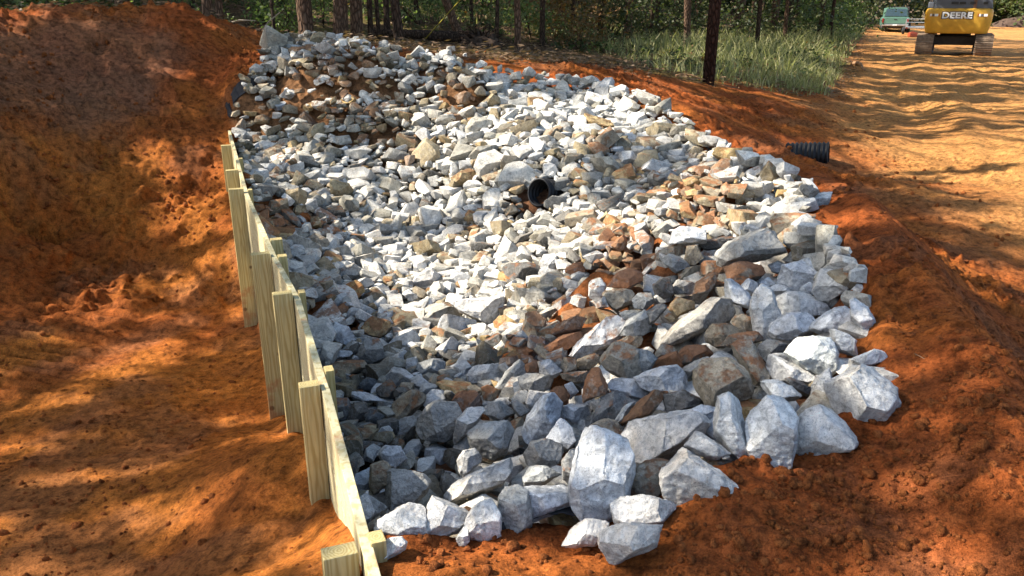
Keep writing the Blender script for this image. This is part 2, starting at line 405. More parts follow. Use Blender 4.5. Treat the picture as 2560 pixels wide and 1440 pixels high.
def mat_rock(source):
    q = NT('broken_granite_' + source); p = q.pos()
    if source == 'object':
        a = q.t.nodes.new('ShaderNodeObjectInfo'); base = a.outputs['Color']; dirt = a.outputs['Alpha']
    else:
        a = q.n('ShaderNodeAttribute', attribute_name='stone_color'); base = a.outputs['Color']; dirt = a.outputs['Alpha']
    n1 = q.noise(p, 9, 5, .6, .3); n2 = q.noise(p, 45, 5, .7); n3 = q.noise(p, 200, 3, .7)
    c = q.mix(1.0, base, q.ramp(n1, [(.3, .74), (.7, 1.16)]), 'MULTIPLY')
    c = q.mix(1.0, c, q.ramp(n2, [(.3, .80), (.68, 1.14)]), 'MULTIPLY')
    dark = q.ramp(n3, [(.36, .45), (.46, 1.0)])
    c = q.mix(.7, c, dark, 'MULTIPLY')
    n4 = q.noise(p, 24, 7, .72, 1.2)
    c = q.mix(1.0, c, q.ramp(n4, [(.36, .62), (.5, 1.0), (.66, 1.12)]), 'MULTIPLY')
    # dusty tops painted lighter and sides darker, like top light, for facet contrast
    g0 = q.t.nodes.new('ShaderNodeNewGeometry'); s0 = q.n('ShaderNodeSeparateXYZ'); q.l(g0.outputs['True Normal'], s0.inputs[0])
    dusty_top_light = q.math('MULTIPLY', q.math('ADD', s0.outputs[2], q.math('SUBTRACT', n1, .35)), 1.0, clamp=True)
    c = q.mix(1.0, c, q.mix(dusty_top_light, (.70, .70, .70), (1.16, 1.14, 1.09)), 'MULTIPLY')
    # pale quartz veins
    w = q.n('ShaderNodeTexWave'); w.inputs['Scale'].default_value = 5; w.inputs['Distortion'].default_value = 16; w.inputs['Detail'].default_value = 3
    w.inputs['Detail Scale'].default_value = 1.4; q.l(p, w.inputs['Vector'])
    c = q.mix(q.math('MULTIPLY', q.ramp(w.outputs['Fac'], [(.93, 0.0), (1.0, 1.0)]), .14), c, (.7, .7, .68))
    # weathered tan blush
    blush = q.math('MULTIPLY', q.ramp(q.noise(p, 5.5, 4, .6), [(.52, 0.0), (.72, 1.0)]), .38)
    c = q.mix(blush, c, q.mix(1.0, c, (1.0, .82, .62), 'MULTIPLY'))
    # soil clinging to the stone
    g = q.t.nodes.new('ShaderNodeNewGeometry'); s3 = q.n('ShaderNodeSeparateXYZ'); q.l(g.outputs['Normal'], s3.inputs[0])
    up = q.math('MULTIPLY', s3.outputs[2], .16)
    dn = q.math('ADD', q.noise(p, 11, 6, .68), up)
    th = q.math('SUBTRACT', .84, q.math('MULTIPLY', dirt, .62))
    k = q.math('MULTIPLY', q.math('SUBTRACT', dn, th), 9.0, clamp=True)
    k = q.math('MULTIPLY', k, q.math('MINIMUM', q.math('MULTIPLY', dirt, 3.0), .84), clamp=True)
    sp2 = q.n('ShaderNodeSeparateXYZ'); q.l(p, sp2.inputs[0])
    far = q.math('MULTIPLY', q.math('SUBTRACT', sp2.outputs[1], 8.8), .9, clamp=True)
    hue = q.math('ADD', far, q.math('MULTIPLY', q.ramp(q.noise(p, 1.7, 2), [(.45, 0.0), (.6, 1.0)]), .7), clamp=True)
    soilc = q.mix(1.0, q.mix(hue, (.36, .145, .055), (.20, .105, .052)), q.ramp(n2, [(.3, .6), (.7, 1.35)]), 'MULTIPLY')
    c = q.mix(k, c, soilc)
    b = q.bump(n1, .02, .6); b = q.bump(n4, .016, 1.0, b); b = q.bump(n2, .010, 1.0, b); b = q.bump(n3, .003, .8, b); b = q.bump(k, .006, .8, b)
    return q.done(c, .88, b, .22)

def mat_simple(name, col, rough=.6, metal=0, spec=.4, var=.15, scale=8, bump=0.0):
    q = NT(name); p = q.obj(); n = q.noise(p, scale, 5, .6)
    c = q.mix(1.0, col, q.ramp(n, [(.3, 1 - var), (.7, 1 + var)]), 'MULTIPLY')
    b = q.bump(n, bump, 1) if bump else None
    return q.done(c, rough, b, spec, metal)

def mat_wood(name, col=(.50, .405, .19)):
    q = NT(name); p = q.obj(); mp = q.n('ShaderNodeMapping'); q.l(p, mp.inputs[0])
    a = q.n('ShaderNodeAttribute', attribute_name='grain_axis')
    mp.inputs['Scale'].default_value = (1, 1, .10) if 'post' in name else (.8, .8, 1)
    w = q.n('ShaderNodeTexWave', wave_type='RINGS'); w.rings_direction = 'Z' if 'post' in name else 'Y'
    w.inputs['Scale'].default_value = 30; w.inputs['Distortion'].default_value = 7; w.inputs['Detail'].default_value = 2; w.inputs['Detail Scale'].default_value = 1.2
    q.l(mp.outputs[0], w.inputs['Vector'])
    mp2 = q.n('ShaderNodeMapping'); q.l(p, mp2.inputs[0]); mp2.inputs['Scale'].default_value = (60, 60, 2.5) if 'post' in name else (50, 2.5, 50)
    n = q.noise(mp2.outputs[0], 1.0, 4, .6)
    c = q.mix(q.ramp(w.outputs['Fac'], [(.2, 0.0), (.9, 1.0)]), col, tuple(np.array(col) * (.78, .72, .6)))
    c = q.mix(1.0, c, q.ramp(n, [(.3, .8), (.7, 1.1)]), 'MULTIPLY')
    # knots and muddy scuffs
    v = q.n('ShaderNodeTexVoronoi'); v.inputs['Scale'].default_value = 5.0; q.l(p, v.inputs['Vector'])
    c = q.mix(q.math('MULTIPLY', q.ramp(v.outputs['Distance'], [(.07, 1.0), (.12, 0.0)]), .8), c, (.10, .05, .02))
    wp = q.n('ShaderNodeSeparateXYZ'); q.l(q.pos(), wp.inputs[0])
    low = q.math('MULTIPLY', q.math('SUBTRACT', -.55, wp.outputs[2]), .22, clamp=True)
    c = q.mix(q.math('MULTIPLY', q.ramp(q.math('ADD', q.noise(p, 6, 5, .65), low), [(.60, 0.0), (.72, 1.0)]), .6), c, (.36, .13, .045))
    return q.done(c, .75, q.bump(n, .002, .8), .25)

def mat_bark(name, col=(.105, .075, .055)):
    q = NT(name); p = q.obj(); mp = q.n('ShaderNodeMapping'); q.l(p, mp.inputs[0]); mp.inputs['Scale'].default_value = (1, 1, .35)
    v = q.n('ShaderNodeTexVoronoi', feature='DISTANCE_TO_EDGE'); v.inputs['Scale'].default_value = 16; q.l(mp.outputs[0], v.inputs['Vector'])
    n = q.noise(p, 22, 4)
    f = q.ramp(v.outputs['Distance'], [(.0, .35), (.25, 1.15)])
    c = q.mix(1.0, q.mix(n, col, tuple(np.array(col) * (1.9, 1.5, 1.25))), f, 'MULTIPLY')
    return q.done(c, .95, q.bump(f, .03, 1), .1)

def mat_leaf(name, c1, c2, trans=.35):
    q = NT(name); g = q.t.nodes.new('ShaderNodeNewGeometry')
    c = q.mix(g.outputs['Random Per Island'], c1, c2)
    q.done(c, .55, None, .3)
    t = q.n('ShaderNodeBsdfTranslucent'); q.l(q.mix(1.0, c, (1.15, 1.3, .6), 'MULTIPLY'), t.inputs['Color'])
    m = q.n('ShaderNodeMixShader'); m.inputs[0].default_value = trans
    q.l(q.b.outputs[0], m.inputs[1]); q.l(t.outputs[0], m.inputs[2]); q.l(m.outputs[0], q.out.inputs['Surface'])
    return q.m

M_SOIL = mat_soil()
M_ROCK = mat_rock('object'); M_ROCKV = mat_rock('vertex')
M_POST = mat_wood('treated_pine_post'); M_PLANK = mat_wood('treated_pine_plank', (.56, .50, .30))
M_BARK = mat_bark('pine_bark'); M_BARK2 = mat_bark('dark_bark', (.05, .038, .03))
M_NEEDLE = mat_leaf('pine_needles', (.030, .060, .016), (.065, .105, .028))
M_LEAF = mat_leaf('broad_leaves', (.05, .085, .028), (.19, .23, .09), .45)
M_LEAFD = mat_leaf('dull_leaves', (.025, .045, .015), (.09, .095, .04), .4)
M_RUST = mat_leaf('rusty_leaves', (.16, .07, .025), (.12, .10, .04), .4)
M_GRASS = mat_leaf('grass_blades', (.14, .15, .05), (.46, .42, .22), .4)
M_DRY = mat_leaf('dry_litter', (.13, .075, .038), (.24, .15, .08), .2)
M_BLACKP = mat_simple('black_plastic', (.010, .010, .011), .5, 0, .3, .2, 12)
M_FABRIC = mat_simple('black_geotextile', (.022, .022, .024), .7, 0, .3, .3, 30, .004)

# ------------------------------------------------------------------ ground
def build_ground():
    rr = [0.02, .15, .35, .6, .85, 1.05, 1.2, 1.32, 1.42, 1.5, 1.56, 1.6]
    r = 1.6
    while r < 320:
        dr = min(max(r * r / 1100, .0035), (.0032 if 8.2 < r < 15.5 else .0042 if r < 8.3 else .0058) * r) if r < 55 else .03 * r
        r += dr; rr.append(r)
    rr = np.array(rr)
    th = np.concatenate([np.linspace(-math.pi, -R_(44), 44, endpoint=False), np.arange(-R_(44), R_(44), .0019), np.linspace(R_(44), math.pi, 44, endpoint=False)])
    TH, RR = np.meshgrid(th, rr)
    X = RR * np.sin(TH); Y = RR * np.cos(TH); Z = height(X, Y)
    nr, nt = X.shape
    # roughen the steep cut bank across its own face
    GX = np.stack([np.gradient(X, axis=0), np.gradient(Y, axis=0), np.gradient(Z, axis=0)], -1); GT = np.stack([np.gradient(X, axis=1), np.gradient(Y, axis=1), np.gradient(Z, axis=1)], -1)
    NR = np.cross(GX, GT); NR /= np.linalg.norm(NR, axis=2)[..., None] + 1e-9; NR *= np.sign(NR[..., 2:3])
    BK = BANK(X, Y); m = BK > .01; P3 = np.stack([X[m], Y[m], Z[m]], 1)
    q = fbm3(P3 * 1.4, 2, 2) * .22 + fbm3(P3 * 4.2 + 3, 3, 12) * .16
    cl = np.clip(fbm3(P3 * 9 + 7, 2, 22) - .02, 0, 1) * .26 * (.4 + 1.2 * np.clip(fbm3(P3 * 1.1, 2, 33) + .5, 0, 1)) + np.clip(noise3(P3 * 24, 44) - .62, 0, 1) * .07 + fbm3(P3 * 40, 1, 46) * .012
    q = (q + cl) * BK[m]; X[m] += NR[m][:, 0] * q; Y[m] += NR[m][:, 1] * q; Z[m] += NR[m][:, 2] * q
    # colours (soil albedo, with gap shade put into the pit bed)
    x = X.ravel(); y = Y.ravel()
    red = np.array([.39, .10, .024]); orange = np.array([.50, .165, .030]); tan = np.array([.64, .305, .095]); brown = np.array([.25, .135, .080]); litter = np.array([.13, .08, .045]); dark = np.array([.17, .075, .035])
    L = 1 - sstep(-.1, .1, wall_off(x, y) - .074)
    a = wall_along(x, y)
    C = np.tile(red, (len(x), 1))
    k = (L * sstep(12, 8.5, a) * (.25 + .75 * sstep(.35, .6, fbm(x * .8, y * .8, 3, 5))))[:, None]; C = C * (1 - k) + orange * k
    k = (sstep(.48, .66, fbm(x * 1.1, y * 1.1, 4, 15)) * .4)[:, None]; C = C * (1 - k) + orange * k
    k = (sstep(.5, .7, fbm(x * 1.7, y * 1.7, 4, 19)) * .45)[:, None]; C = C * (1 - k) + dark * 1.6 * k
    rd = polydist(x, y, ROAD)
    k = (sstep(-1.6, 1.4, rd + 2.0 * (fbm(x * .9, y * .9, 3, 55) - .5)))[:, None] * .95; C = C * (1 - k) + tan * k
    k = (sstep(.5, .7, fbm(x * .35, y * 1.2, 4, 59)) * .5 * sstep(0, 1, rd))[:, None]; C = C * (1 - k) + np.array([.50, .22, .07]) * k
    md = polydist(x, y, MOUND)
    k = (sstep(-.7, .5, md + 1.4 * (fbm(x * 1.5, y * 1.5, 4, 65) - .5)) * .62)[:, None]; C = C * (1 - k) + brown * k
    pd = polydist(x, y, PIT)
    k = (sstep(0, .2, pd) * .8)[:, None]; C = C * (1 - k) + np.array([.12, .072, .045]) * k  # pit bed painted darker to stand for shade in the gaps between stones
    s = spill(x, y); k = (sstep(.02, .08, s) * .85)[:, None]
    far = sstep(8.2, 9.6, y)[:, None]
    C = C * (1 - k) + (np.array([.29, .145, .065]) * far + np.array([.42, .14, .042]) * (1 - far)) * k
    # forest floor
    FL = [tuple(hit_base(u, v)[:2]) for u, v in [(2140, 120), (2100, 205), (2080, 245), (1960, 230), (1760, 203), (1600, 182), (1450, 166), (1250, 154), (1050, 137), (900, 121)]]
    FL = FL + [(-3.5, 16.5), (-7, 14), (-10, 14), (-12, 12), (-16, 8), (-18, -20), (-300, -20), (-300, 300), (60, 300), (60, 130), (26, 62)]
    fd = polydist(x, y, FL)
    fd = np.maximum(fd, (np.hypot(x, y) - 112) * .5)
    k = sstep(-.5, .6, fd + 1.2 * (fbm(x * 1.3, y * 1.3, 3, 71) - .5))[:, None]
    lit = litter * (1 + .7 * (fbm(x * 2.5, y * 2.5, 4, 73) - .5))[:, None] + np.array([.03, .05, .0]) * sstep(.5, .65, fbm(x * .7, y * .7, 3, 75))[:, None]
    C = C * (1 - k) + lit * k
    V = np.stack([x, y, Z.ravel()], 1)
    i = np.arange(nr - 1)[:, None] * nt; j = np.arange(nt)[None]; j2 = (j + 1) % nt
    F = np.stack([i + j, i + nt + j, i + nt + j2, i + j2], -1).reshape(-1, 4)[:, ::-1]
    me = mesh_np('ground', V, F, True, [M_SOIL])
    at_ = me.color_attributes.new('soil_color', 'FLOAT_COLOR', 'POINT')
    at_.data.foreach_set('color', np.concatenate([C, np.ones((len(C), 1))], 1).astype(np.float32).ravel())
    return tag(link('ground', me), kind='structure'), FL
GROUND, FOREST = build_ground()

# ------------------------------------------------------------------ stones
def ico(sub):
    b = bmesh.new(); bmesh.ops.create_icosphere(b, subdivisions=sub, radius=1)
    b.verts.ensure_lookup_table()
    V = np.array([v.co[:] for v in b.verts]); F = np.array([[v.index for v in f.verts] for f in b.faces]); b.free()
    V /= np.linalg.norm(V, axis=1)[:, None]
    return V, F
ICO = {s: ico(s) for s in (1, 2, 3, 4, 5)}

def polytope(dirs, N, d, p=28.0):
    q = np.clip(dirs @ N.T / d[None], 1e-6, None)
    return 1.0 / (np.sum(q ** p, axis=1) ** (1 / p))

def rough_up(V, dirs, seed, size, amt=1.0):
    n = fbm3(dirs * 1.7 + seed * 1.37, 3, seed) * .16 + fbm3(dirs * 5.0 + seed, 3, seed + 5, .6) * .07
    rid = -np.abs(fbm3(dirs * 3.2 + seed * 2.1, 2, seed + 9)) * .16
    return V * (1 + amt * (n + rid))[:, None]

def chips(N, D, dirs, g, n, lo=.84, hi=.95):
    r = polytope(dirs, N, D, 60); V = dirs * r[:, None]
    n3 = g.normal(size=(n, 3)); n3 /= np.linalg.norm(n3, axis=1)[:, None]
    h = (V @ n3.T).max(0)
    return np.concatenate([N, n3]), np.concatenate([D, h * g.uniform(lo, hi, n)])

def cut_block(N, d, bev, maxlen, cuts_lim=3):
    """the solid bounded by planes N.x = d, edges bevelled, faces cut small enough to be roughened"""
    from itertools import combinations
    T = np.array(list(combinations(range(len(N)), 3))); A = N[T]; det = np.linalg.det(A); k = np.abs(det) > .01
    P = np.linalg.solve(A[k], d[T[k]][..., None])[..., 0]; P = P[(P @ N.T <= d + 1e-7).all(1)]
    b = bmesh.new()
    for p in P: b.verts.new(p)
    bmesh.ops.remove_doubles(b, verts=b.verts, dist=bev * .8)
    bmesh.ops.convex_hull(b, input=b.verts)
    for v in [v for v in b.verts if not v.link_faces]: b.verts.remove(v)
    bmesh.ops.dissolve_limit(b, angle_limit=R_(5), verts=b.verts, edges=b.edges)
    bmesh.ops.bevel(b, geom=b.edges[:], offset=bev, segments=2, profile=.6, affect='EDGES', clamp_overlap=True)
    bmesh.ops.triangulate(b, faces=b.faces)
    for _ in range(cuts_lim):
        ee = [e for e in b.edges if e.calc_length() > maxlen]
        if not ee: break
        bmesh.ops.subdivide_edges(b, edges=ee, cuts=1); bmesh.ops.triangulate(b, faces=[f for f in b.faces if len(f.verts) > 3])
    b.verts.ensure_lookup_table(); b.normal_update()
    V = np.array([v.co[:] for v in b.verts]); NN = np.array([v.normal[:] for v in b.verts]); F = np.array([[v.index for v in f.verts] for f in b.faces]); b.free()
    return V, NN, F

def crisp_stone(seed, bev=.035, fine=False):
    """a broken stone: flat fracture faces (planes cut from a block), chipped edges"""
    from itertools import combinations
    g = np.random.default_rng(seed)
    N = g.normal(size=(g.integers(6, 10), 3)); N = np.concatenate([N, np.eye(3) + g.normal(size=(3, 3)) * .18, -np.eye(3) + g.normal(size=(3, 3)) * .18])
    N /= np.linalg.norm(N, axis=1)[:, None]; d = np.concatenate([g.uniform(.66, 1.0, len(N) - 6), g.uniform(.72, .95, 6)])
    T = np.array(list(combinations(range(len(N)), 3))); A = N[T]; det = np.linalg.det(A); k = np.abs(det) > .02
    P = np.linalg.solve(A[k], d[T[k]][..., None])[..., 0]; P = P[(P @ N.T <= d + 1e-6).all(1)]
    P *= np.array([1.0, g.uniform(.6, .9), g.uniform(.42, .72)])
    b = bmesh.new()
    for p in P: b.verts.new(p)
    bmesh.ops.remove_doubles(b, verts=b.verts, dist=.03)
    r = bmesh.ops.convex_hull(b, input=b.verts)
    for v in [v for v in b.verts if not v.link_faces]: b.verts.remove(v)
    bmesh.ops.dissolve_limit(b, angle_limit=R_(6), verts=b.verts, edges=b.edges)
    bmesh.ops.bevel(b, geom=b.edges[:], offset=bev, segments=2, profile=.6, affect='EDGES', clamp_overlap=True)
    bmesh.ops.triangulate(b, faces=b.faces)
    if fine: bmesh.ops.subdivide_edges(b, edges=[e for e in b.edges if e.calc_length() > .12], cuts=3, use_grid_fill=True); bmesh.ops.triangulate(b, faces=b.faces)
    b.verts.ensure_lookup_table(); b.normal_update()
    V = np.array([v.co[:] for v in b.verts]); NN = np.array([v.normal[:] for v in b.verts]); F = np.array([[v.index for v in f.verts] for f in b.faces]); b.free()
    V = V + NN * (fbm3(V * 2.2 + seed, 3, seed) * .10 + (fbm3(V * 7 + seed, 2, seed + 3) * .05 if fine else 0))[:, None]
    V -= (V.max(0) + V.min(0)) / 2; V /= (np.ptp(V, 0).max() / 2)
    return V, F

def random_stone(seed, sub, p=None):
    g = np.random.default_rng(seed); dirs, F = ICO[sub]
    k = g.integers(7, 12); N = g.normal(size=(k, 3)); N /= np.linalg.norm(N, axis=1)[:, None]
    N = np.concatenate([N, -N[:3] + g.normal(size=(3, 3)) * .2]); N /= np.linalg.norm(N, axis=1)[:, None]
    N = np.concatenate([N, np.eye(3), -np.eye(3)]); d = np.concatenate([g.uniform(.60, 1.0, len(N) - 6), np.full(6, 1.05)])
    sc = np.array([1.0, g.uniform(.55, .92), g.uniform(.38, .72)])
    N, d = chips(N, d, ICO[3][0], g, 7)
    r = polytope(dirs, N, d, p or g.uniform(45, 90))
    V = rough_up(dirs * r[:, None], dirs, seed, 1, .5) * sc
    V -= V.mean(0)
    V /= (np.ptp(V, 0).max() / 2)
    return V

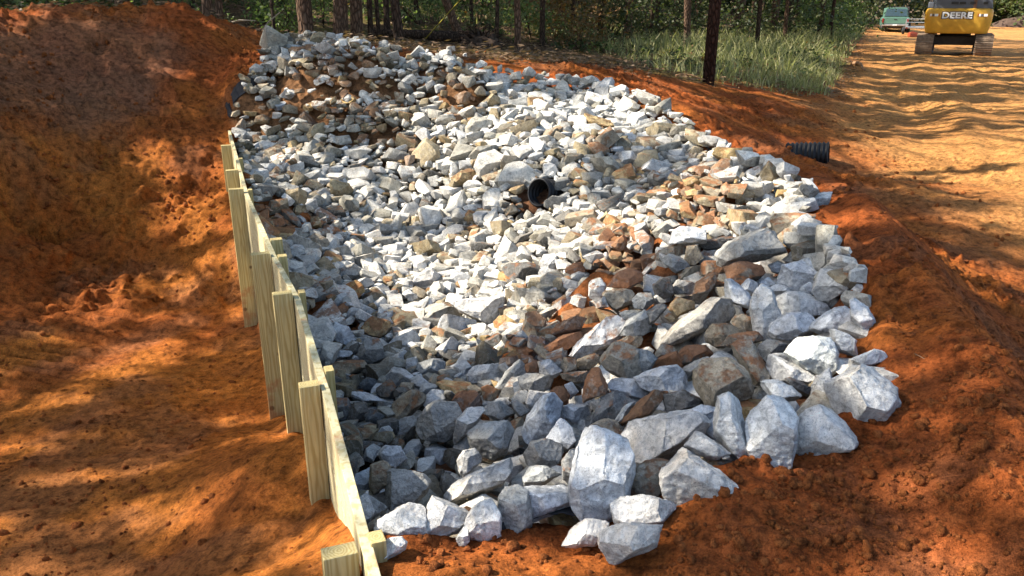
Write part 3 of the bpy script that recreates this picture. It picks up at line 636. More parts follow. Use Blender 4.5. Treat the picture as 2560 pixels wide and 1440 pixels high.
# tones: (r, g, b) albedo, soil clinging
TONE = {'w': ((.77, .75, .71), .10), 'b': ((.67, .685, .70), .07), 'g': ((.43, .42, .39), .2), 'k': ((.21, .20, .185), .3),
        't': ((.46, .39, .29), .40), 'd': ((.42, .35, .27), .66), 'r': ((.50, .36, .27), .74), 'o': ((.60, .44, .25), .5)}
CROPS = {'A': (800, 960, 3.0), 'B': (1350, 900, 2.6667), 'C': (1750, 620, 2.571), 'D': (1350, 560, 3.2733), 'E': (760, 640, 3.2726)}
TR = """A w white boulder catching the sun beside the nearest fence post|430,1030 510,990 640,920 740,930 800,1010 795,1150 740,1200 640,1200 560,1160 450,1165 425,1090
A w small white stone in the red soil under the sunlit white boulder|435,1300 460,1220 520,1165 600,1160 640,1200 620,1245 480,1320
A g upright grey block with a flat pale top, behind the sunlit white boulder|520,690 570,660 740,665 800,740 790,800 700,890 560,965 520,900
A t brown stained upright slab touching the flat topped grey block|385,630 480,600 590,640 520,690 515,930 440,880 395,800
A b |205,790 260,700 370,640 395,700 395,830 340,860 210,840
A k |160,610 230,590 370,630 300,680 210,740 190,840 150,760
A b |185,860 270,835 340,870 300,960 330,1060 340,1160 250,1160 200,1000
A g |300,940 370,850 480,920 500,960 400,1010 340,1060 300,1010
A t |350,1070 440,1000 530,955 560,970 450,1010 430,1100 460,1160 350,1170
A w white wedge with a fine pale vein, right of the sunlit white boulder|805,1000 860,860 940,890 1120,960 1090,1060 1020,1140 900,1140 820,1170
A w long bent bone shaped white rock lying across the front heap|860,800 1000,740 1100,680 1210,570 1300,550 1390,570 1405,670 1340,760 1200,810 1000,870 900,870
A w white rock with a rounded back above the black fabric edge|1100,1040 1130,970 1200,910 1350,855 1350,1010 1400,1100 1270,1155 1180,1170 1105,1150
A w |1025,1160 1060,1090 1100,1050 1120,1180 1090,1210 1035,1210
A g oval grey rock standing in the front row above the black fabric|1350,880 1400,790 1480,775 1550,830 1585,930 1560,1040 1480,1100 1390,1090 1340,1000
A g broad grey slab with a pitted face in the shaded lower bowl|730,300 830,170 880,150 1000,155 1040,230 1045,350 960,400 850,420 780,390
A w |1015,420 1040,270 1130,190 1200,170 1225,240 1220,290 1140,350 1110,400 1040,440
A g |1110,380 1200,320 1400,300 1430,400 1390,490 1310,550 1240,540 1150,470
A w thin white sliver lying flat on a grey rock|1140,330 1200,300 1430,262 1445,285 1280,310 1150,355
A b tall rounded blue grey boulder leaning right in the middle front|1530,370 1570,250 1640,130 1740,100 1800,160 1800,250 1720,390 1640,440 1560,410
A w |1040,580 1080,510 1150,495 1200,560 1190,590 1080,680 1050,640
A g round grey cobble with a rust smear left of the largest upright boulder|1550,530 1600,450 1700,425 1800,450 1800,560 1720,640 1640,640 1570,590
A t |560,150 680,65 780,90 770,150 650,260 560,255
A w |775,110 830,45 910,50 940,100 920,150 840,180 780,170
A r round stone coated all over in red clay|1005,120 1070,60 1160,60 1205,120 1190,190 1070,240 1015,190
A k |50,200 110,120 200,120 220,200 180,270 90,300
A k |200,210 260,140 340,140 360,220 310,295 230,290
A k |335,240 390,185 480,240 430,300 360,315
A b |225,110 280,40 350,70 440,75 480,110 450,190 340,140 240,150
A b |440,530 490,470 590,470 635,560 560,620 480,590
A g |560,330 600,260 720,240 720,310 640,380 570,390
A g |1540,700 1600,620 1700,640 1800,690 1800,770 1640,780 1560,830
B b |-90,1000 -90,860 0,840 130,860 215,860 230,1020 110,1040 0,1060 -60,1090
B b largest upright blue grey boulder in the middle of the front row|290,490 370,500 550,560 600,720 570,900 520,990 400,1070 260,1080 220,950 215,800 265,600
B g |150,680 200,610 270,600 240,780 210,860 160,800
B w big pale loaf shaped boulder right of the largest upright one|560,530 620,420 780,390 960,355 1060,400 1095,440 1060,540 960,600 820,660 720,690 610,640 575,600
B t rounded tan boulder under the pale loaf shaped one|590,900 640,790 650,720 760,680 880,690 850,760 870,880 760,925 640,915
B w pale many sided block with a ridge, resting on the red bank|845,760 900,680 1000,600 1110,640 1240,720 1270,800 1350,850 1260,910 1150,930 1000,960 900,940 850,850
B w |920,620 1000,540 1040,465 1110,510 1230,600 1350,680 1370,770 1300,770 1110,650 980,600
B w tall pale column of rock with a sharp bright ridge|1165,270 1240,235 1310,260 1400,300 1420,400 1400,560 1440,700 1370,710 1260,610 1170,500 1180,400
C w tall pointed rock with dark striped base stuck in the soil|330,1110 455,970 540,1010 620,1130 610,1240 600,1380 580,1430 420,1400 330,1290
B w low flat pale rock bedded in soil below the tan boulder|520,950 600,905 700,905 850,940 960,970 970,1010 870,1050 760,1090 530,1110 520,1040
B w frontmost white block lying alone on the red soil|430,1150 560,1110 700,1100 810,1110 820,1190 740,1250 600,1310 510,1350 455,1330 430,1250
B w half buried white stone left of the frontmost white block|120,1240 200,1140 300,1080 430,1085 465,1120 430,1160 420,1220 320,1250 240,1240
B r tall rust red slab leaning among grey rocks|290,290 340,80 420,10 520,50 560,110 430,150 420,200 440,240 360,370 310,420
B b long flat blue grey rock beside the tall rust red slab|420,150 500,130 640,130 720,200 690,270 600,270 500,220
B b |660,120 780,60 900,55 950,100 950,190 880,235 780,220 700,180
B d brown soil caked rock above the pale loaf shaped boulder|545,470 560,390 680,260 760,225 840,240 870,350 720,390 620,430 560,500
B k |360,420 430,240 520,220 600,270 620,300 520,390 440,400
B t broad round brownish boulder above the tall pale column|1020,110 1100,20 1250,10 1350,90 1390,180 1380,240 1200,310 1080,300 1060,190
B w |510,390 560,310 640,280 600,340 545,440
B t |290,480 370,420 440,390 500,400 550,510 430,500
B b |55,520 90,460 140,395 200,450 230,540 180,590 100,550
B b |145,330 200,300 300,305 320,350 290,420 200,400 150,370
B k |840,240 960,215 1060,270 1070,320 940,350 860,350
B b |980,350 1080,310 1170,330 1150,400 1090,440
B b |1080,470 1170,380 1180,520 1150,540
B r |50,240 100,180 160,180 190,230 180,310 120,280
B b |165,170 210,150 255,210 200,260 180,220
B w |590,670 620,655 700,690 650,740 600,740
C w pale squat boulder right of the tall pointed rock|610,1150 700,1060 760,1035 840,1060 900,1120 980,1230 970,1270 870,1310 700,1345 640,1310
C w |320,880 380,860 500,865 590,900 640,960 710,1040 620,1110 540,1010 450,970 380,980 330,930
C w biggest white boulder at the right end of the stone bed|830,880 940,820 1060,770 1140,840 1220,920 1250,1010 1210,1120 1130,1155 940,1140 880,1090 850,960
C w |730,880 800,800 880,760 950,790 840,900 870,1080 780,1020 730,960
C w finger shaped white rock pointing up behind the biggest white boulder|920,770 1000,710 1130,655 1165,670 1190,730 1140,820 1060,770 960,800
C w |570,680 640,610 730,590 820,600 860,680 870,760 820,820 760,840 700,790 600,740
C w |750,590 850,535 950,570 990,600 995,710 930,750 870,740 860,680 830,610
C w |420,740 470,700 560,730 680,790 750,840 680,865 500,850
C k dark slate wedge between pale boulders|510,855 590,840 720,900 650,950 590,890
C b large sloping blue grey slab near the right edge of the stones|600,620 720,510 800,440 900,395 980,460 1000,540 990,600 850,540 750,590 640,610
C b |880,370 980,325 1070,390 1105,460 1090,540 1000,570 990,490 920,410
C b |450,570 480,490 560,430 660,420 720,460 750,500 680,560 590,615 480,590
C w |470,340 560,290 640,290 760,340 810,390 780,430 680,440 520,435 475,390
C w upright capsule shaped white rock|330,380 350,290 400,260 460,290 480,350 510,440 440,560 400,570 350,520 335,440
C w |440,260 500,235 600,270 640,290 560,300 480,320
C w square faced white block on the right rim|740,270 790,140 850,110 970,180 1020,190 1010,240 970,260 940,360 800,345
C b |970,270 1020,225 1055,250 1050,310 1010,340 960,320
C b |490,200 550,120 650,100 740,150 770,200 720,240 640,270 540,240
C b |630,90 700,65 770,130 780,180 740,160
C b |720,60 770,35 800,70 790,140 740,100
C b |440,110 500,85 550,110 520,170 460,150
C b |640,260 700,220 750,250 730,300 660,290
C b |65,290 110,230 200,220 280,280 315,340 290,400 200,440 190,360 130,310
C b |255,260 310,200 375,230 380,280 310,300
C b |380,220 440,190 480,230 440,260 390,250
D g long grey rock with a stripe of brown soil on its back|1025,930 1100,840 1280,700 1420,590 1530,640 1570,720 1500,810 1340,890 1200,960 1070,995
D t |1340,930 1420,830 1540,830 1640,880 1560,960 1460,1000
C d |140,630 200,570 350,545 410,600 370,640 250,640 190,660
C t |195,650 250,610 330,620 380,700 440,800 430,860 330,860 280,770
C k |380,640 440,590 540,620 520,670 430,720 400,690
C t |200,460 290,430 350,460 350,530 250,540
C d |175,130 260,95 380,120 420,180 370,200 290,260 200,200
D g large flat grey slab with an orange stain near the top right|1480,240 1560,160 1800,60 1964,80 1964,230 1800,290 1600,330 1490,320
C g |540,80 620,0 740,10 740,40 640,110
C b |0,1020 60,1015 100,1040 40,1130 0,1130
C w |460,680 530,675 575,700 570,730 480,710
D b long smooth blue grey wedge rising to the right among brown rocks|270,1050 360,930 530,790 600,775 700,850 640,960 520,1010 330,1090
D g |660,900 720,800 850,720 890,800 900,890 760,920
D g |640,740 700,710 850,710 760,770 690,780
D k |870,720 980,660 1050,690 1000,760 940,800 900,850
D t |520,560 680,540 770,560 740,650 640,700 560,660
D g |760,620 820,560 900,560 940,630 860,700 780,680
D r |580,500 650,400 740,370 820,400 830,470 720,520
D w |400,480 490,455 540,520 470,640 410,580
D t |500,1110 620,990 720,1000 790,1060 820,1240 700,1270 560,1180
D t |640,960 740,915 870,930 780,1020 640,1000
D g |800,1030 900,1050 950,1100 870,1220 830,1230 800,1110
D t |950,1060 1000,980 1100,1010 1100,1060 1010,1100 950,1110
D d |925,1190 960,1110 1110,1050 1150,1160 1040,1190
D d |1105,1110 1200,1010 1340,1000 1390,1060 1370,1110 1200,1160 1120,1150
D g |1130,1200 1290,1110 1390,1090 1290,1190 1190,1290 1150,1230
D t |1180,310 1200,190 1280,180 1330,280 1250,350 1190,320
D t |940,270 1010,210 1140,165 1200,200 1190,250 1020,300
D g |1010,290 1070,250 1170,290 1210,350 1110,390 1030,330
D w |1080,150 1110,60 1180,15 1330,60 1340,150 1200,160
D k |1330,180 1350,80 1500,100 1640,70 1670,120 1540,180 1400,210
D k |930,500 1000,440 1060,460 1090,570 1010,610 940,560
D g |1080,530 1130,460 1270,490 1260,560 1120,570
D d |1250,620 1290,480 1400,420 1500,400 1430,500 1400,600 1280,670
D d |1270,400 1350,310 1480,310 1520,380 1400,420
D w |0,370 30,260 120,250 160,360 60,390
D r |60,1000 180,920 310,890 330,950 180,1050 60,1050
D r |90,920 150,830 280,760 370,780 300,870 180,900
D r |190,380 310,310 380,340 370,390 260,410
D r |580,180 650,110 720,60 710,130 740,190 640,220
D g |310,1090 420,1010 490,1000 520,1060 400,1100
D t |165,1170 200,1100 300,1100 290,1190 200,1220
D t |290,1180 310,1110 460,1060 480,1120 400,1190
D k |180,1230 400,1200 380,1290 300,1300 180,1260
D b |0,1130 80,1110 180,1200 120,1250 0,1220
D w |460,650 520,590 560,680 480,690
D o |1060,680 1120,610 1250,640 1250,690 1120,760
E w |880,220 940,150 1040,110 1100,170 1090,230 980,260
E w big flat white slab glaring in the sun at the middle of the bowl|1225,390 1300,360 1600,350 1620,520 1480,560 1330,490
E t light tan oval stone upright at the edge of the red soil|1800,600 1830,480 1900,465 1970,530 1960,620 1860,700
E g |440,800 520,680 620,690 650,840 560,880 450,830
E o orange tan blocky stone on the left side of the bowl|480,590 560,505 690,540 680,610 620,660 540,640
E w |385,420 460,390 590,450 570,490 420,450
E w |415,480 450,435 570,500 510,550 430,520
E b |220,620 260,555 360,590 410,670 350,730 240,680
E t long dark brown stone near the fence in the shaded bowl|230,890 300,860 480,860 500,910 320,990 240,950
E g |930,870 1050,845 1140,870 1140,940 1000,1000 940,930
E w |1070,780 1200,670 1250,720 1240,830 1180,830 1110,840
E w |1350,980 1400,910 1600,890 1620,940 1560,1040 1370,1040
E g |1570,1090 1650,960 1750,870 1820,940 1780,1060 1640,1140
E g |1770,1000 1830,970 2029,980 1980,1100 1800,1090
E k |1480,700 1580,640 1660,690 1640,740 1490,760
E w |1285,660 1420,630 1450,680 1350,710
E w |1140,290 1150,210 1240,230 1250,310 1160,330
E t |1740,490 1830,400 1910,410 1880,460 1770,510
E w |800,310 860,275 940,340 870,380
E w |940,400 1010,330 1080,370 1030,420
E g |280,110 400,70 460,110 450,190 300,180
E b |205,820 270,775 390,785 350,830 240,850
E k |590,1090 700,1000 760,1080 740,1170 640,1160
E k |410,1070 520,1000 630,1030 530,1100
E k |110,1000 190,960 290,1010 220,1110 120,1070
E t |1440,860 1460,790 1560,760 1590,800 1480,890
E g |1470,1230 1600,1200 1720,1280 1600,1350 1490,1300
E g |1660,1200 1740,1190 1840,1260 1740,1330 1720,1270
E w |1820,1200 1840,1100 1990,1130 1900,1230 1850,1270
E r |1740,770 1860,730 1900,770 1880,840 1780,830
E r |1800,900 1900,850 1920,950 1830,960
E t |1450,1080 1510,1060 1610,1100 1540,1190 1470,1170"""

def surf(x, y): return height(x, y, False) + .12 * sstep(-.02, .25, polydist(x, y, PIT))
def hit_ground(u, v):
    d = ray(u, v); t = 1.3 * 1.006 ** np.arange(640)
    x = d[0] * t; y = d[1] * t; h = surf(x, y) - (CAM_Z + d[2] * t)
    k = np.where(h > 0)[0]; i = max(1, k[0]) if len(k) else len(t) - 1
    return np.array([x[i], y[i], CAM_Z + d[2] * t[i]]), t[i]

STONES = []      # (object, label or '', tone, size px, u, v, aspect, tilt)
POLYS = []
def traced_stone(poly, tone, seed):
    g = np.random.default_rng(seed)
    P = np.array(poly, float); u0, v0 = P.mean(0)
    w, h = np.ptp(P, 0)
    low = P[P[:, 1] > P[:, 1].max() - .25 * h].mean(0)
    hp, t = hit_ground(low[0], P[:, 1].max() - .02 * h)
    t = t + .01 * min(w, h) * t / F_PX
    rayc = ray(u0, v0); c = np.array([0, 0, CAM_Z]) + rayc * t
    tn = -rayc / np.linalg.norm(rayc); rt = np.cross([0, 0, 1], tn); rt /= np.linalg.norm(rt); up = np.cross(tn, rt)
    dist = t * np.linalg.norm(rayc)
    Q = []
    for (u, v) in P:
        d = ray(u, v); s = dist / (d @ -tn); o = np.array([0, 0, CAM_Z]) + d * s - c
        Q.append((o @ rt, o @ up))
    Q = np.array(Q); Q = Q.mean(0) + (Q - Q.mean(0)) * (1.24 if max(w, h) > 55 else 1.15)
    # convex hull order
    cx = Q.mean(0)
    area = .5 * np.sum(Q[:, 0] * np.roll(Q[:, 1], -1) - Q[:, 1] * np.roll(Q[:, 0], -1))
    if area < 0: Q = Q[::-1]
    ex, ey = np.ptp(Q, 0); m = math.sqrt(ex * ey); hd = .5 * min(m * .95, 1.25 * min(ex, ey))
    N = []; D = []; n = len(Q)
    for i in range(n):
        a, b = Q[i], Q[(i + 1) % n]; e = b - a; L = np.hypot(*e)
        if L < 1e-5: continue
        nn = np.array([e[1], -e[0]]) / L
        dd = max(nn @ a, .12 * m)
        off = g.uniform(-.3, .3) * hd
        for sgn, be in ((1, g.uniform(.05, .32)), (-1, g.uniform(.1, .45))):
            v3 = np.array([nn[0], nn[1], sgn * be]); l3 = np.linalg.norm(v3)
            N.append(v3 / l3); D.append((dd + sgn * be * off) / l3)
    for sgn in (1, -1):
        a0 = g.uniform(0, 6.28)
        for k in range(3):
            an = a0 + k * 2.09 + g.uniform(-.6, .6); ti = g.uniform(.25, .95)
            v3 = np.array([math.cos(an) * math.sin(ti), math.sin(an) * math.sin(ti), sgn * math.cos(ti)])
            N.append(v3); D.append(hd * g.uniform(.66, .98))
    N = np.array(N); D = np.clip(np.array(D), .05 * m, None)
    N, D = chips(N, D, ICO[3][0], g, 4, .84, .95)
    V, NN, F = cut_block(N, D, .016 * m, m * (.035 if max(w, h) > 80 else .07), 5)
    q = V / m
    V = V + NN * (m * (fbm3(q * 3.0 + seed, 3, seed) * .085 - np.abs(fbm3(q * 6 + seed * 1.7, 3, seed + 4, .6)) * .06 + fbm3(q * 18 + seed, 2, seed + 8) * .022))[:, None]
    W = V[:, :1] * rt + V[:, 1:2] * up + V[:, 2:3] * tn
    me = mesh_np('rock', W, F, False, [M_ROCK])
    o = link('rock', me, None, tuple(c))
    if wall_along(c[0], c[1]) < 10:
        lo = ((W + c)[:, :2] @ WN - W0 @ WN).min()
        if lo < .10: o.location = (c[0] + WN[0] * (.10 - lo), c[1] + WN[1] * (.10 - lo), c[2])
    return o, dist, (u0, v0, w, h)

seed = 100
for line in TR.split('\n'):
    head, pts = line.split('|'); cr, tone, lab = head[0], head[2], head[4:].strip()
    ox, oy, sc = CROPS[cr]
    poly = [(ox + float(p.split(',')[0]) / sc, oy + float(p.split(',')[1]) / sc) for p in pts.split()]
    seed += 1
    o, dist, (u0, v0, w, h) = traced_stone(poly, tone, seed)
    base, dirt = TONE[tone]; g = np.random.default_rng(seed + 9000); k = g.uniform(.88, 1.1); wm = g.uniform(-.02, .02)
    o.color = (min(base[0] * k + wm, .8), base[1] * k, base[2] * k - wm, min(dirt * g.uniform(.7, 1.3), 1.1))
    POLYS.append(poly)
    STONES.append([o, lab, tone, math.sqrt(w * h), u0, v0, w / max(h, 1)])

def inside_any(u, v):
    c = np.zeros(len(u), bool)
    for poly in POLYS:
        P = np.array(poly); m = (u > P[:, 0].min()) & (u < P[:, 0].max()) & (v > P[:, 1].min()) & (v < P[:, 1].max())
        if m.any(): c[m] |= inpoly(u[m], v[m], poly)
    return c

# dirtiness of the stones by place (pixel centre, radius, amount)
DIRT = [(820, 200, 130, .8), (1150, 235, 90, .7), (950, 300, 150, .6), (700, 400, 110, .45), (690, 560, 70, .95), (1000, 390, 120, .4), (1450, 790, 110, .95),
        (1560, 620, 110, .7), (1760, 500, 120, .75), (1620, 450, 90, .5), (1350, 870, 130, .6), (800, 760, 60, .8), (1800, 640, 90, .6), (1500, 370, 70, .5),
        (1250, 760, 80, .4), (1000, 810, 80, .4), (800, 560, 60, .6), (640, 300, 60, .7), (1280, 1000, 120, .4), (1650, 880, 120, .5)]
def dirt_at(u, v):
    d = np.full(len(u), .22)
    for a, b, r, k in DIRT: d = np.maximum(d, k * np.clip(1.25 - np.hypot(u - a, v - b) / r, 0, 1))
    return d

ZONE = [(880, 1150), (1050, 1080), (1020, 990), (1300, 1000), (1400, 880), (1360, 740), (1480, 660), (1640, 600), (1860, 590), (2020, 630), (2150, 700), (2300, 1030), (1900, 1300), (1650, 1450), (880, 1450)]
for s_ in STONES:
    s_[0].color[3] = min(.85, max(s_[0].color[3], .8 * float(dirt_at(np.array([s_[4]]), np.array([s_[5]]))[0]) - .06))
def scatter():
    """throw stones into the pit: big first, each keeping clear of those already lying"""
    PP = np.array(PIT); lo = PP.min(0); hi = PP.max(0)
    cell = .3; out = []
    for layer, (sizes, gap, zoff) in enumerate([
            ([(.25, 60), (.20, 500), (.155, 2200), (.125, 5000), (.10, 9000), (.075, 16000), (.055, 14000)], .80, -.015),
            ([(.16, 1500), (.13, 6000), (.10, 9000), (.07, 9000)], .92, -.095)]):
        grid = {}
        for size, tries in sizes:
            X = rng.uniform(lo[0], hi[0], tries); Y = rng.uniform(lo[1], hi[1], tries)
            ok = polydist(X, Y, PIT) > .03
            X = X[ok]; Y = Y[ok]; Z = height(X, Y, False) + .20 - .5 * spill(X, Y)
            u, v, zc = project(np.stack([X, Y, Z], 1))
            blocked = np.zeros(len(u), bool)
            rp = size * .42 * F_PX / np.maximum(zc, 1)
            if layer == 0:
                for a_, b_ in ((0, 0), (1, 0), (-1, 0), (0, 1), (0, -1), (.7, -.7), (-.7, -.7)): blocked |= inside_any(u + a_ * rp, v + b_ * rp)
            blocked |= (np.hypot((u - 1328) * 1.1, (v - 492) * .85) < 30 + rp)
            inz = inpoly(u, v, ZONE)
            blocked |= inz & (layer == 0)
            sp_ = spill(X, Y)
            for i in range(len(X)):
                s = size * rng.uniform(.82, 1.25)
                if zc[i] > 9: s *= 1.12
                if u[i] < 1150 and v[i] > 860: s *= .92
                if blocked[i] or (wall_along(X[i], Y[i]) < 10.2 and wall_off(X[i], Y[i]) < .10 + s * .62): continue
                if sp_[i] > .05 and rng.random() < (.88 if Y[i] > 8.5 else .6): continue
                r = s * .5
                gx, gy = int(X[i] / cell), int(Y[i] / cell); bad = False
                for a in (-1, 0, 1):
                    for b in (-1, 0, 1):
                        for (qx, qy, qr) in grid.get((gx + a, gy + b), ()):
                            if (qx - X[i]) ** 2 + (qy - Y[i]) ** 2 < ((qr + r) * gap) ** 2: bad = True; break
                        if bad: break
                    if bad: break
                if bad: continue
                grid.setdefault((gx, gy), []).append((X[i], Y[i], r))
                out.append((X[i], Y[i], Z[i] + zoff - .05 * inz[i] + .3 * sp_[i], s * .66, layer, u[i], v[i], zc[i]))
    A0 = PCC - PDD * .25
    def clear(q):
        v = np.array(q[:3]) - A0; k = min(max(v @ PDD, 0), 1.5); return np.linalg.norm(v - PDD * k) > (.155 + q[3] * .75 if k < .34 else .15 + q[3] * .4)
    return [q for q in out if clear(q)]
PCC = np.array(at(1333, 486, 1.95)) + np.array([.62, .72, 0]) * .13; PDD = np.array([.62, .72, -.22]) / np.linalg.norm([.62, .72, -.22])
FILL = scatter()
print('fill stones', len(FILL))

def euler_m(a, b, c):
    return np.array(Matrix.Rotation(a, 3, 'Z') @ Matrix.Rotation(b, 3, 'X') @ Matrix.Rotation(c, 3, 'Z'))

NB = 44
BASE = [crisp_stone(500 + i) for i in range(NB)]
BASE4 = [mesh_np('rock', *crisp_stone(500 + i, .03, True), False, [M_ROCK]) for i in range(NB)]

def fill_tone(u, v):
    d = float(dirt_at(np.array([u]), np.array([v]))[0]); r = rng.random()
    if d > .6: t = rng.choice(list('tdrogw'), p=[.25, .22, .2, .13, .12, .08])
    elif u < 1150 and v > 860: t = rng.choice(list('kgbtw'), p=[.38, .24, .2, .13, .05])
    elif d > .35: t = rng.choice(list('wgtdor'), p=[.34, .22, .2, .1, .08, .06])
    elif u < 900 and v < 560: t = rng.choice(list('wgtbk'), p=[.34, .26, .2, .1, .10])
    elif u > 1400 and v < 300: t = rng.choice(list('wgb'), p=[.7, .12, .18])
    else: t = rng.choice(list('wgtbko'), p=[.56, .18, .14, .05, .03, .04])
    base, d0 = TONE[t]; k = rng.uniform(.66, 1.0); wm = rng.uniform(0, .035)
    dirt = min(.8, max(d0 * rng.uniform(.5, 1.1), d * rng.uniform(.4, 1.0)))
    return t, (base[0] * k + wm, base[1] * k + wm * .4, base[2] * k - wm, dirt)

prep = []
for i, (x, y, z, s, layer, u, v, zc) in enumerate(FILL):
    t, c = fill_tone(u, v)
    A = euler_m(rng.uniform(0, 6.28), rng.uniform(-.75, .75) + (math.pi if rng.random() < .5 else 0), rng.uniform(0, 6.28))
    sc3 = np.array([rng.uniform(.95, 1.3), rng.uniform(.85, 1.1), rng.uniform(.8, 1.15)]) * s
    prep.append((x, y, z, A, sc3, int(rng.integers(NB)), t, c, s / max(zc, 1) * F_PX * 2 * (1 if layer == 0 else .35), u, v, zc, layer))
order = sorted(range(len(prep)), key=lambda i: -prep[i][8] * (0 < prep[i][9] < 2560))
n_ind = 300 - len(STONES)
single = set(order[:n_ind])
for i in single:
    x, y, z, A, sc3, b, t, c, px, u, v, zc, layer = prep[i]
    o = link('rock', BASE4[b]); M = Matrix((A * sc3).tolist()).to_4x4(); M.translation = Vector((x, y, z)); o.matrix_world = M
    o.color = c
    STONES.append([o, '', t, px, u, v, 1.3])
VV = []; FF = []; CC = []; nv = 0
for i, q in enumerate(prep):
    if i in single: continue
    x, y, z, A, sc3, b, t, c, px, u, v, zc, layer = q
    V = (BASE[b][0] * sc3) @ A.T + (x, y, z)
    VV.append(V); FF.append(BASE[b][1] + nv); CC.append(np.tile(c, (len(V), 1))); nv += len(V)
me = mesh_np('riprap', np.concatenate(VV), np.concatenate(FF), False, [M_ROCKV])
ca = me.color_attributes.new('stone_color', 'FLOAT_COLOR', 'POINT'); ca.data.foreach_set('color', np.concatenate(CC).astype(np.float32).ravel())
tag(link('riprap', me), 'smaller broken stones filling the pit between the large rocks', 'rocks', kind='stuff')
print('individual', len(STONES), 'merged', len(VV))

# ---- labels for the stones: look + nearest landmark
MARKS = [(1335, 480, 'the black pipe mouth'), (790, 970, 'the second fence post'), (735, 760, 'the third fence post'), (670, 640, 'the fourth fence post'),
         (600, 490, 'the fifth fence post'), (583, 425, 'the sixth fence post'), (565, 350, 'the far end of the fence'), (1780, 480, 'the orange soil heap'),
         (880, 180, 'the brown soil spill'), (1160, 235, 'the dark soil hollow at the rim'), (710, 550, 'the red soil by the fence'), (600, 230, 'the black liner fold'),
         (690, 110, 'the top left corner of the stones'), (1650, 265, 'the yellow sunlit bank'), (1760, 350, 'the notch in the right rim'), (2060, 490, 'the lone rock on the ridge')]
TW = {'w': 'white', 'b': 'blue grey', 'g': 'grey', 'k': 'dark grey', 't': 'tan', 'd': 'soil caked brown', 'r': 'rust red', 'o': 'orange tan'}
named = [s for s in STONES if s[1]]
SHORT = {}
for s in named:
    w = s[1].split()
    k = next((i for i, q in enumerate(w) if q in ('boulder', 'rock', 'stone', 'block', 'slab', 'wedge', 'cobble', 'sliver', 'column')), 3)
    MARKS.append((s[4], s[5], 'the ' + ' '.join(w[:k + 1]).rstrip(',')))
used = {}
for s in named: used[s[1]] = s
def rel(du, dv):
    if abs(du) > abs(dv): return 'right of' if du > 0 else 'left of'
    return 'below' if dv > 0 else 'above'
for s in STONES:
    if s[1]: continue
    o, _, t, px, u, v, asp = s
    size = 'big' if px > 100 else 'middling' if px > 62 else 'small'
    shape = 'wide flat' if asp > 1.7 else 'upright' if asp < .75 else 'blocky'
    if asp == 1.3: shape = 'angular'
    near = sorted(MARKS, key=lambda m: (m[0] - u) ** 2 + (m[1] - v) ** 2)[:5]
    cands = []
    for m in near[:4]:
        d = math.hypot(m[0] - u, m[1] - v); r = rel(u - m[0], v - m[1])
        q = 'just ' if d < 90 else ('a little ' if d < 180 else 'well ')
        if r in ('above', 'below') or q != 'a little ': place = q + r
        else: place = 'a little way ' + r
        cands.append('%s %s %s rock %s %s' % (size, TW[t], shape, place, m[2]))
    for i in range(4):
        for j in range(i + 1, 5):
            cands.append('%s %s rock %s %s and %s %s' % (size, TW[t], rel(u - near[i][0], v - near[i][1]), near[i][2], rel(u - near[j][0], v - near[j][1]), near[j][2]))
    cands = [c for c in cands if len(c.split()) <= 16] + ['%s rock %s %s' % (TW[t], rel(u - near[0][0], v - near[0][1]), near[0][2])]
    for c in cands:
        if c not in used: break
    used.setdefault(c, s); s[1] = c
for s in STONES: tag(s[0], s[1], 'rock', 'stones of the riprap bed')

# the lone stones on the ridge and on the bare soil
for k, (u, v, w, lab) in enumerate([(2045, 500, 70, 'pale rock perched alone on the ridge above the sunlit stones'), (1920, 448, 75, 'bright white rock on the upper right rim facing the road'),
                                    (1850, 405, 50, 'white rock just over the ridge from the corrugated pipe'), (1690, 300, 42, 'grey rock at the notch of the right rim'),
                                    (2210, 372, 30, 'small white stone on the road side of the ridge'), (330, 652, 18, 'white pebble lying on the orange pit wall')][:3]):
    p, t = hit_ground(u, v + w * .3)
    o = link('rock', BASE4[k + 3]); s = w / F_PX * t * .55
    o.matrix_world = Matrix.Translation((p[0], p[1], p[2] + s * .45)) @ Matrix.Rotation(k * 1.3, 4, 'Z') @ Matrix.Diagonal((s, s * .9, s * .95, 1))
    o.color = (.58, .58, .57, .05); tag(o, lab, 'rock', 'stones of the riprap bed')

